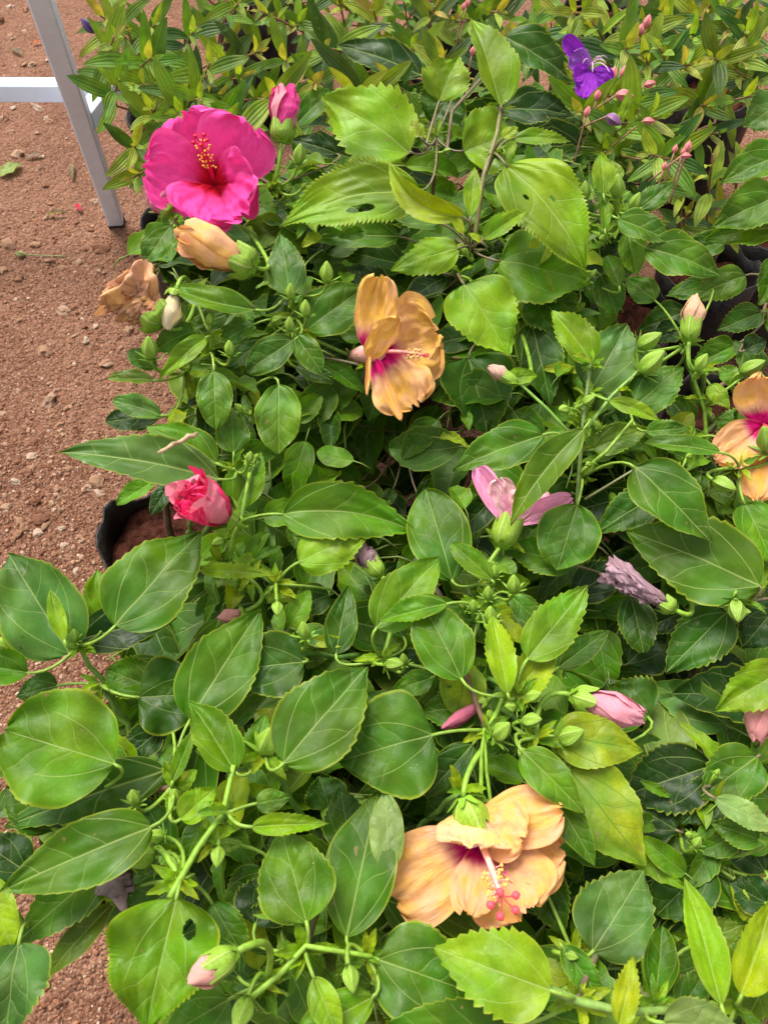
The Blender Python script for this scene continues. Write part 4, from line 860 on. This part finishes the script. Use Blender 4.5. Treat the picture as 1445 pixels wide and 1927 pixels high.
# half open pink bloom
PE = PLANTS['E']; c0 = PL(955, 985, .4); fl = flower_root('flower', PE, c0, 'half open pale pink bloom')
petals(fl, [(955, 985, 900, 880, 66, .01, A_(fold=34, curl=20, crumple=.08, col=(.95, .34, .60))), (960, 985, 1076, 938, 52, .0, A_(fold=30, crumple=.10, col=(.95, .36, .60))), (962, 984, 1015, 915, 70, -.01, A_(fold=24, crumple=.06, col=(.95, .42, .58))),
            (956, 985, 938, 900, 60, .02, A_(fold=-26, crumple=.08, col=(.96, .58, .60))), (958, 986, 985, 925, 60, .018, A_(fold=-20, crumple=.08, col=(.96, .52, .60)))], M_ROSE, (.88, .3, .5), .4)
stamen(fl, c0, PL(1006, 893, -.6), (.88, .45, .38), (.85, .55, .25), (.8, .3, .2), n=50, start=.7, fil=.004, pads=.0012)
cb = PL(940, 1030, .6); calyx(fl, cb, PL(962, 975, .3) - cb, .0125, .030, (.22, .35, .03), 9)
put_tube('flower_stalk', curve(cb, PL(905, 1080, .9), 8), .002, M_GREEN, PE['t'], (.20, .35, .03))

# visible green stalks of the right-hand shoot
def stalk(key, pts, r, col): 
    w_ = [PL(*p) for p in pts]; o = []
    for a, b in zip(w_, w_[1:]): o += curve(a, b, 4)[:-1]
    o.append(w_[-1]); put_tube('stem', o, [r * .72 * (1.15 - .3 * i / len(o)) for i in range(len(o))], M_GREEN, PLANTS[key]['t'], col, 7)
stalk('E', [(1085, 960, 1.8), (1090, 880, .9), (1096, 800, .3), (1110, 690, -.1), (1113, 640, .1)], .0026, (.15, .22, .06))
stalk('E', [(1085, 830, .5), (1030, 770, .2), (965, 710, .0)], .0021, (.17, .33, .05))
stalk('E', [(1085, 830, .5), (1150, 745, .3), (1215, 685, .1)], .0024, (.18, .32, .06))
stalk('E', [(1090, 890, 1.0), (1140, 850, .5), (1190, 790, .3)], .0022, (.22, .36, .04))
stalk('E', [(1100, 940, 1.3), (1190, 885, .5)], .0016, (.20, .21, .10))
stalk('B', [(890, 470, 1.2), (910, 330, .2), (935, 250, -.3), (942, 200, -.6)], .0034, (.17, .15, .055))
stalk('B', [(800, 280, .2), (812, 235, -.2), (826, 190, -.5)], .0018, (.18, .15, .07))
stalk('B', [(840, 290, 1.2), (850, 210, .9), (930, 120, .9)], .0028, (.15, .10, .055))
stalk('F', [(430, 1060, 1.2), (440, 1010, .4), (455, 975, -.2)], .0034, (.21, .36, .03))
stalk('F', [(400, 1080, 1.4), (450, 1000, .6), (470, 890, .6)], .0028, (.19, .34, .03))
stalk('L', [(1330, 850, 1.6), (1325, 770, .9), (1300, 700, .3), (1290, 650, 0)], .0024, (.20, .36, .03))
stalk('L', [(1325, 760, .8), (1370, 730, .4), (1410, 700, .1)], .0018, (.20, .36, .03))
stalk('G', [(320, 1690, -1), (370, 1600, -.6), (420, 1530, -.4), (440, 1440, -.6)], .0028, (.20, .36, .03))
stalk('I', [(470, 1880, -.1), (530, 1830, -.1), (575, 1780, -.1), (700, 1800, .2)], .0024, (.20, .35, .03))
stalk('J', [(1030, 1860, -.8), (1090, 1885, -.4), (1180, 1905, -.4), (1260, 1900, -.2)], .0034, (.18, .30, .06))
stalk('H', [(905, 1560, 1), (905, 1420, .3), (912, 1370, .1)], .0022, (.20, .35, .03)); stalk('H', [(930, 1560, 1), (915, 1450, .4), (912, 1370, .1)], .0018, (.20, .35, .03))

# young leaf tufts and thin bracts at the shoot tips
TUFT = []
for i in range(4):
    V, F, UV, E = lamina(Vector((0, 1, 0)), Vector((1, 0, 0)), UP, .34, .75, .9, nu=12, nv=2, teeth=4, tooth=.12, fold=28, arch=.06, droop=[.0, .2, .3, -.1][i], wave=.08, seed=i); TUFT.append(mesh('young_leaf', V, F, UV, E, mats=[M_LEAF]))
for key, P in PLANTS.items():
    for (x, y, p) in P['nodes']:
        if x > 1445 or p.z < .48: continue
        for k in range(9):
            a = rnd.uniform(0, 6.28); D = Vector((math.cos(a), math.sin(a), rnd.uniform(.1, 1.1)))
            inst(rnd.choice(TUFT), P['t'], p + UP * rnd.uniform(-.01, .006), D, (UP - D.normalized() * .3 + Vector((.02, 0, 0))).normalized(), rnd.uniform(.007, .025), TONE[rnd.choice(['L', 'ML', 'L', 'LY'])], 'young_leaf')

# small leaves and bud clusters between the big leaves
BOX = [(240, 180, 530, 450), (650, 495, 860, 810), (710, 1480, 1090, 1750), (880, 860, 1090, 1020), (320, 890, 460, 1000), (490, 140, 580, 280), (310, 395, 510, 540), (180, 470, 360, 640), (1070, 1280, 1230, 1390), (1120, 1040, 1280, 1160), (1330, 690, 1460, 950), (1270, 540, 1330, 660), (330, 1780, 460, 1880)]
r4 = random.Random(77)
for key, P in PLANTS.items():
    cnt = 0; tr = 0
    while cnt < 22 and tr < 400:
        tr += 1; x, y, q = r4.choice(P['nodes']); px = x + r4.gauss(0, 75); py = y + r4.gauss(0, 75)
        if not inpoly(px, py, CANOPY) or any(a < px < c and b < py < d_ for a, b, c, d_ in BOX): continue
        p = PL(px, py, r4.uniform(1.0, 2.3)); a = r4.uniform(0, 6.28); D = Vector((math.cos(a), math.sin(a), r4.uniform(-.3, .5)))
        ex, ey, _ = proj(p + D * .04)
        if any(a_ < ex < c and b < ey < d_ for a_, b, c, d_ in BOX): continue
        inst(r4.choice(FILL + TUFT), P['t'], p, D, (UP + Vector((r4.uniform(-.5, .5), r4.uniform(-.8, .2), 0))).normalized(), r4.uniform(.022, .046), TONE[r4.choice(['L', 'ML', 'ML', 'M', 'M', 'LY'])]); cnt += 1
    for x, y, q in P['nodes']:
        for k in range(1):
            px = x + r4.gauss(0, 22); py = y + r4.gauss(0, 22)
            if inpoly(px, py, CANOPY) and not any(a < px < c and b < py < d_ for a, b, c, d_ in BOX): bud(px, py, r4.uniform(16, 30), r4.uniform(-1, 1), r4.uniform(-1, .4), .5)

# ---------------------------------------------------------------- tibouchina bushes behind
TIB = []
for i in range(6):
    rs = random.Random(i + 90)
    V, F, UV, E = lamina(Vector((0, 1, 0)), Vector((1, 0, 0)), UP, rs.uniform(.27, .34), .72, .85, nu=12, nv=4, fold=rs.uniform(8, 24), arch=rs.uniform(.02, .08), droop=rs.uniform(-.05, .2), bend=rs.uniform(-.05, .05), wave=.02, seed=i)
    TIB.append(mesh('tibouchina_leaf', V, F, UV, E, mats=[M_TIB]))
TT = dict(new=[(.27, .39, .04), (.32, .41, .06), (.25, .38, .04), (.36, .35, .07)], mid=[(.165, .30, .022), (.22, .34, .03), (.115, .23, .022)], old=[(.052, .13, .018), (.078, .165, .022), (.042, .10, .025)])
def bush(key, label, tips, nodes_w=5, seed=0, extra=()):
    rt = BAGS[key]; t = thing('tibouchina_bush', label, 'bush', rt, 'bushes with narrow nerved leaves behind the hibiscus'); PLANTS_T[key] = t; rs = random.Random(seed); n = 0
    trunk = rt + UP * .10
    put_tube('stem', curve(rt - UP * .02, trunk, 5, jit=.002), [.006, .006, .0055, .005, .005, .0045], M_BARK, t, None, 7)
    for (px, py, dz) in tips:
        tip = Pz(px, py, z0(py) - dz); out = Vector((tip.x - trunk.x, tip.y - trunk.y, 0))
        ctrl = trunk + out * .75 + UP * (tip.z - trunk.z) * .45
        pts = curve(trunk + UP * rs.uniform(-.04, .05), tip, 10, ctrl=ctrl, jit=.002, seed=n)
        lean = Vector((rs.uniform(-.6, .6), rs.uniform(-.8, .35), 0)); ax0 = ((pts[-1] - pts[-3]).normalized() + lean).normalized(); ph = rs.uniform(0, 1.57)
        nl = rs.randint(4, nodes_w + 2); seg = rs.uniform(.014, .024); sc_ = rs.uniform(.8, 1.15); p = tip.copy(); sub = []; hue = rs.uniform(.85, 1.1); hr = rs.uniform(.8, 1.25)
        for k in range(nl):
            if n >= 298: break
            sub.append(p.copy()); ph += 1.57 + rs.uniform(-.3, .3); D0, A, B = frame(ax0)
            size = [.022, .042, .058, .068, .070, .066, .06][min(k, 6)] * rs.uniform(.75, 1.15) * sc_
            tone = 'new' if k < 2 else ('mid' if k < 4 and rs.random() < .7 else rs.choice(['mid', 'old', 'old']))
            for sgn in (0, math.pi):
                if k > 2 and rs.random() < .12: continue
                O = A * math.cos(ph + sgn) + B * math.sin(ph + sgn); g = R([18, 36, 54, 68, 80, 92, 100][min(k, 6)] + rs.uniform(-12, 12))
                D = ax0 * math.cos(g) + O * math.sin(g); Nn = (ax0 - D * ax0.dot(D)); Nn = (Nn.normalized() + UP * .3 + B * rs.uniform(-.3, .3)); Nn = (Nn - D * Nn.dot(D)).normalized()
                c = rs.choice(TT[tone]); inst(TIB[rs.randrange(6)], t, p + O * .0015, D, Nn, size, (c[0] * hue * hr, c[1] * hue, c[2] * hue), 'leaf', rs.uniform(.8, 1.1)); n += 1
            p = p - ax0 * (seg + .003 * k); ax0 = (ax0 + ((pts[-1] - pts[4]).normalized() - ax0) * .2).normalized()
        sub.append(p.copy()); j = min(range(11), key=lambda q: (pts[q] - p).length); 
        if j > 2: j -= 2
        full = pts[:j + 1] + [p] + sub[::-1][1:]
        put_tube('stem', full, [.0026 - .0014 * q / len(full) for q in range(len(full))], M_GREEN, t, (.26, .13, .07), 5)
    return t
PLANTS_T = {}
def scatter(poly, n, seed, sep, dzr=(0, .10)):
    rs = random.Random(seed); out = []; xs = [p[0] for p in poly]; ys = [p[1] for p in poly]; tr = 0
    while len(out) < n and tr < 6000:
        tr += 1; x = rs.uniform(min(xs), max(xs)); y = rs.uniform(min(ys), max(ys))
        if not inpoly(x, y, poly): continue
        if any((x - a) ** 2 + (y - b) ** 2 < sep ** 2 for a, b, c in out): continue
        out.append((x, y, rs.uniform(*dzr)))
    return out
bush('T1', 'narrow leaved bush with reddish stems beside the white stand and hot pink bloom', [(215, 70, .0), (225, 150, .02), (255, 275, .08), (250, 335, .12), (380, 190, .0), (335, 215, .02), (430, 225, .02), (285, 205, .04), (190, 30, .02)] + scatter([(230, 20), (480, 0), (500, 190), (440, 260), (290, 250), (250, 180)], 18, 1, 58, (-.01, .12)), seed=1)
bush('T2', 'dense yellow green narrow leaved bush behind the tall bright hibiscus shoot', scatter([(480, -60), (940, -60), (960, 60), (860, 140), (620, 190), (500, 180)], 26, 2, 60, (-.02, .14)), seed=2)
bush('T3', 'narrow leaved bush with the violet flower and clusters of pink buds', [(1210, 60, .02), (1215, 110, .02), (1240, 90, .0), (1180, 90, .0), (1200, 190, .02), (1215, 240, .05), (1205, 300, .06), (1270, 290, .06), (1250, 340, .08), (1160, 270, .06), (1100, 60, .06), (1010, 30, .04), (1150, 180, .02), (1130, 230, .05)] + scatter([(960, 0), (1080, 30), (1220, 60), (1240, 160), (1240, 330), (1120, 300), (1080, 180), (960, 60)], 13, 3, 56, (.0, .13)), seed=3)
bush('T4', 'sparse narrow leaved bush with pale new leaves over bare red soil', [(1340, 110, .02), (1400, 60, 0), (1300, 120, .03), (1380, 130, .05), (1420, 180, .06), (1330, 200, .10), (1350, 250, .12), (1300, 30, .04), (1250, 20, .03), (1360, 10, 0)] + scatter([(1200, -60), (1460, -60), (1460, 120), (1390, 160), (1330, 100), (1250, 40)], 14, 4, 60, (.0, .12)), seed=4)
bush('P', 'low narrow leaved seedling growing beside the bare red soil of its bag', [(1300, 330, .14), (1340, 290, .12), (1290, 400, .2), (1350, 380, .2), (1400, 300, .16), (1330, 440, .24)], 4, seed=5)
bush('T5', 'narrow leaved bush in the back row behind the dense yellow green bush', scatter([(640, -110), (1010, -110), (1020, 10), (900, 50), (640, -20)], 18, 6, 60, (.0, .14)), seed=6)
bush('T6', 'narrow leaved bush in the back row behind the violet flower', scatter([(1000, -110), (1300, -110), (1300, -10), (1180, 40), (1020, 20)], 16, 7, 60, (.0, .14)), seed=7)
bush('T7', 'narrow leaved bush in the back row behind the hot pink bloom', scatter([(330, -120), (660, -120), (640, -20), (420, 10), (330, -20)], 18, 8, 60, (.0, .14)), seed=8)
# far row of foliage behind, outside and along the top edge
# violet flower
t3 = PLANTS_T['T3']; c0 = PL(1108, 128, -.3); o = bpy.data.objects.new('flower', None); link(o, t3); ORG[o] = c0; o.location = c0 - ORG[t3]; o['label'] = 'drooping violet flower with curled pale stamens'
VI = (.36, .03, .60)
petals(o, [(1108, 128, 1062, 68, 40, .02, A_(fold=26, curl=20)), (1108, 132, 1076, 100, 42, .01, A_(fold=14, col=(.46, .14, .70))), (1108, 134, 1098, 186, 42, .01, A_(fold=16)), (1112, 132, 1148, 164, 48, .01, A_(fold=16, col=(.28, .02, .52))), (1110, 130, 1080, 148, 42, .02, A_(fold=12))], M_PURPLE, VI, -.3)
for k in range(7):
    a = c0 + (CP - c0).normalized() * .004; e = PL(1108 + 38 * math.cos(k * .5 - .6), 120 + 16 * math.sin(k * 1.9), -.9)
    put_tube('stamen', curve(a, e, 6, sag=.008), .0005, M_STAMEN, o, (.72, .45, .62), 5)
def tbud(px, py, size, col, key='T3', dx=.3, dy=-1, lay=0):
    t = PLANTS_T[key]; c = PL(px, py, lay); D = (RGT * dx - UPV * dy + (CP - c).normalized() * .3).normalized(); ln = size * depth(c) / FPX
    m = Matrix.Translation(c - D * ln / 2 - ORG[t]) @ D.to_track_quat('Z', 'Y').to_matrix().to_4x4() @ Matrix.Scale(ln, 4)
    o = bpy.data.objects.new('bud', BUDM[0]); link(o, t); o.matrix_local = m; o.color = (*col, 1)
    put_tube('bud_stalk', curve(c - D * ln * .45, c - D * (ln + .02) - UP * .03, 5), .0011, M_GREEN, t, (.30, .14, .10), 5)
PKB = (.62, .14, .18)
for b in [(1153, 140, 28), (1174, 135, 24), (1218, 40, 24), (1205, 55, 20), (1195, 60, 18), (1175, 180, 34, 1, .1), (1125, 178, 22), (1105, 210, 20), (1155, 226, 34, .8, .5), (1222, 158, 22, 1, -.3), (1294, 276, 22), (1291, 293, 18, 1, 0), (1270, 280, 16), (1285, 285, 14), (1250, 312, 16), (1220, 228, 22, 1, 0)]:
    tbud(b[0], b[1], b[2], PKB if b[1] != 226 else (.20, .06, .22), 'T3', *(b[3:] or (.3, -1)))
tbud(166, 48, 32, (.06, .01, .16), 'T1', -.5, -.5, .5)
for b in [(880, 5, 16), (890, 95, 18), (872, 12, 14)]: tbud(*b, PKB, 'T2')

# ---------------------------------------------------------------- small litter on the dirt and leaf
def litter(name, label, cat, a, b, w, col, mat=M_LEAF, **kw):
    A = Pz(*a, .0); B = Pz(*b, .0); A.z = gh(A.x, A.y) + .007; B.z = gh(B.x, B.y) + .010; L = B - A; S = L.cross(UP).normalized()
    k = dict(teeth=0, fold=8, arch=.06, wave=.05, crumple=.05, seed=int(a[0])); k.update(kw)
    V, F, UV, E = lamina(L, S, S.cross(L.normalized()), w * depth(A) / FPX, .6, .7, **k)
    return tag(put(name, mesh(name, V, F, UV, E, mats=[mat]), None, A, col), label, cat)
litter('fallen_leaf', 'fallen yellow green leaf lying on the red dirt', 'leaf', (5, 338), (42, 315), 34, (.20, .27, .05))
litter('fallen_leaf', 'curled dry brown leaf on dirt near the stand foot', 'leaf', (88, 410), (132, 408), 14, (.20, .14, .08), fold=40)
litter('fallen_leaf', 'small dry grey brown leaf on dirt left of the stand leg', 'leaf', (138, 315), (140, 345), 12, (.20, .13, .07), fold=30)
litter('fallen_leaf', 'dry leaf on dirt beyond the white cross rail', 'leaf', (22, 92), (44, 105), 10, (.16, .13, .08), fold=30)
litter('fallen_leaf', 'flat dark dry leaf beside the pale stone', 'leaf', (52, 302), (82, 298), 12, (.16, .11, .07))
litter('fallen_petal', 'small curled red petal scrap on the dirt', 'petal', (144, 388), (156, 404), 12, (.42, .03, .04), M_PINK, fold=40)
litter('fallen_petal', 'orange petal scrap on dirt beyond the cross rail', 'petal', (62, 84), (80, 80), 9, (.6, .14, .04), M_PEACHR, fold=30)
q = Pz(45, 479, .010); e = Pz(126, 483, .008); fb = thing('fallen_bud', 'withered fallen bud with a long green stalk lying on dirt', 'bud', q)
put_tube('stalk', curve(q, e, 6, jit=.001), .0016, M_GREEN, fb, (.22, .24, .08), 6)
o = bpy.data.objects.new('calyx', BUDM[1]); link(o, fb); Dv = (Pz(22, 476, .01) - q).normalized(); o.matrix_local = Matrix.Translation(-Dv * .004) @ Dv.to_track_quat('Z', 'Y').to_matrix().to_4x4() @ Matrix.Scale(.026, 4); o.color = (.20, .22, .08, 1)
a = PL(297, 852, -2.35); b = PL(372, 814, -2.3); M_TWIG = plain('dry_twig', (.42, .30, .18), rough=.85, noise_amt=.4, scale=220, bump=.8, second=(.22, .14, .08))
tag(put_tube('dry_twig', curve(a, b, 8, jit=.0012, seed=4), [.0008, .0017, .0015, .0021, .0016, .0018, .0024, .0021, .0009], M_TWIG, None, None, 7), 'dry brown twig lying across the long folded leaf', 'twig')

print('LEN out of range', [l for l in LENS if not (3 < l[0] < 14.5)])
print('objects', len(bpy.data.objects), 'tris', sum(len(o.data.polygons) * 2 for o in bpy.data.objects if o.type == 'MESH'))
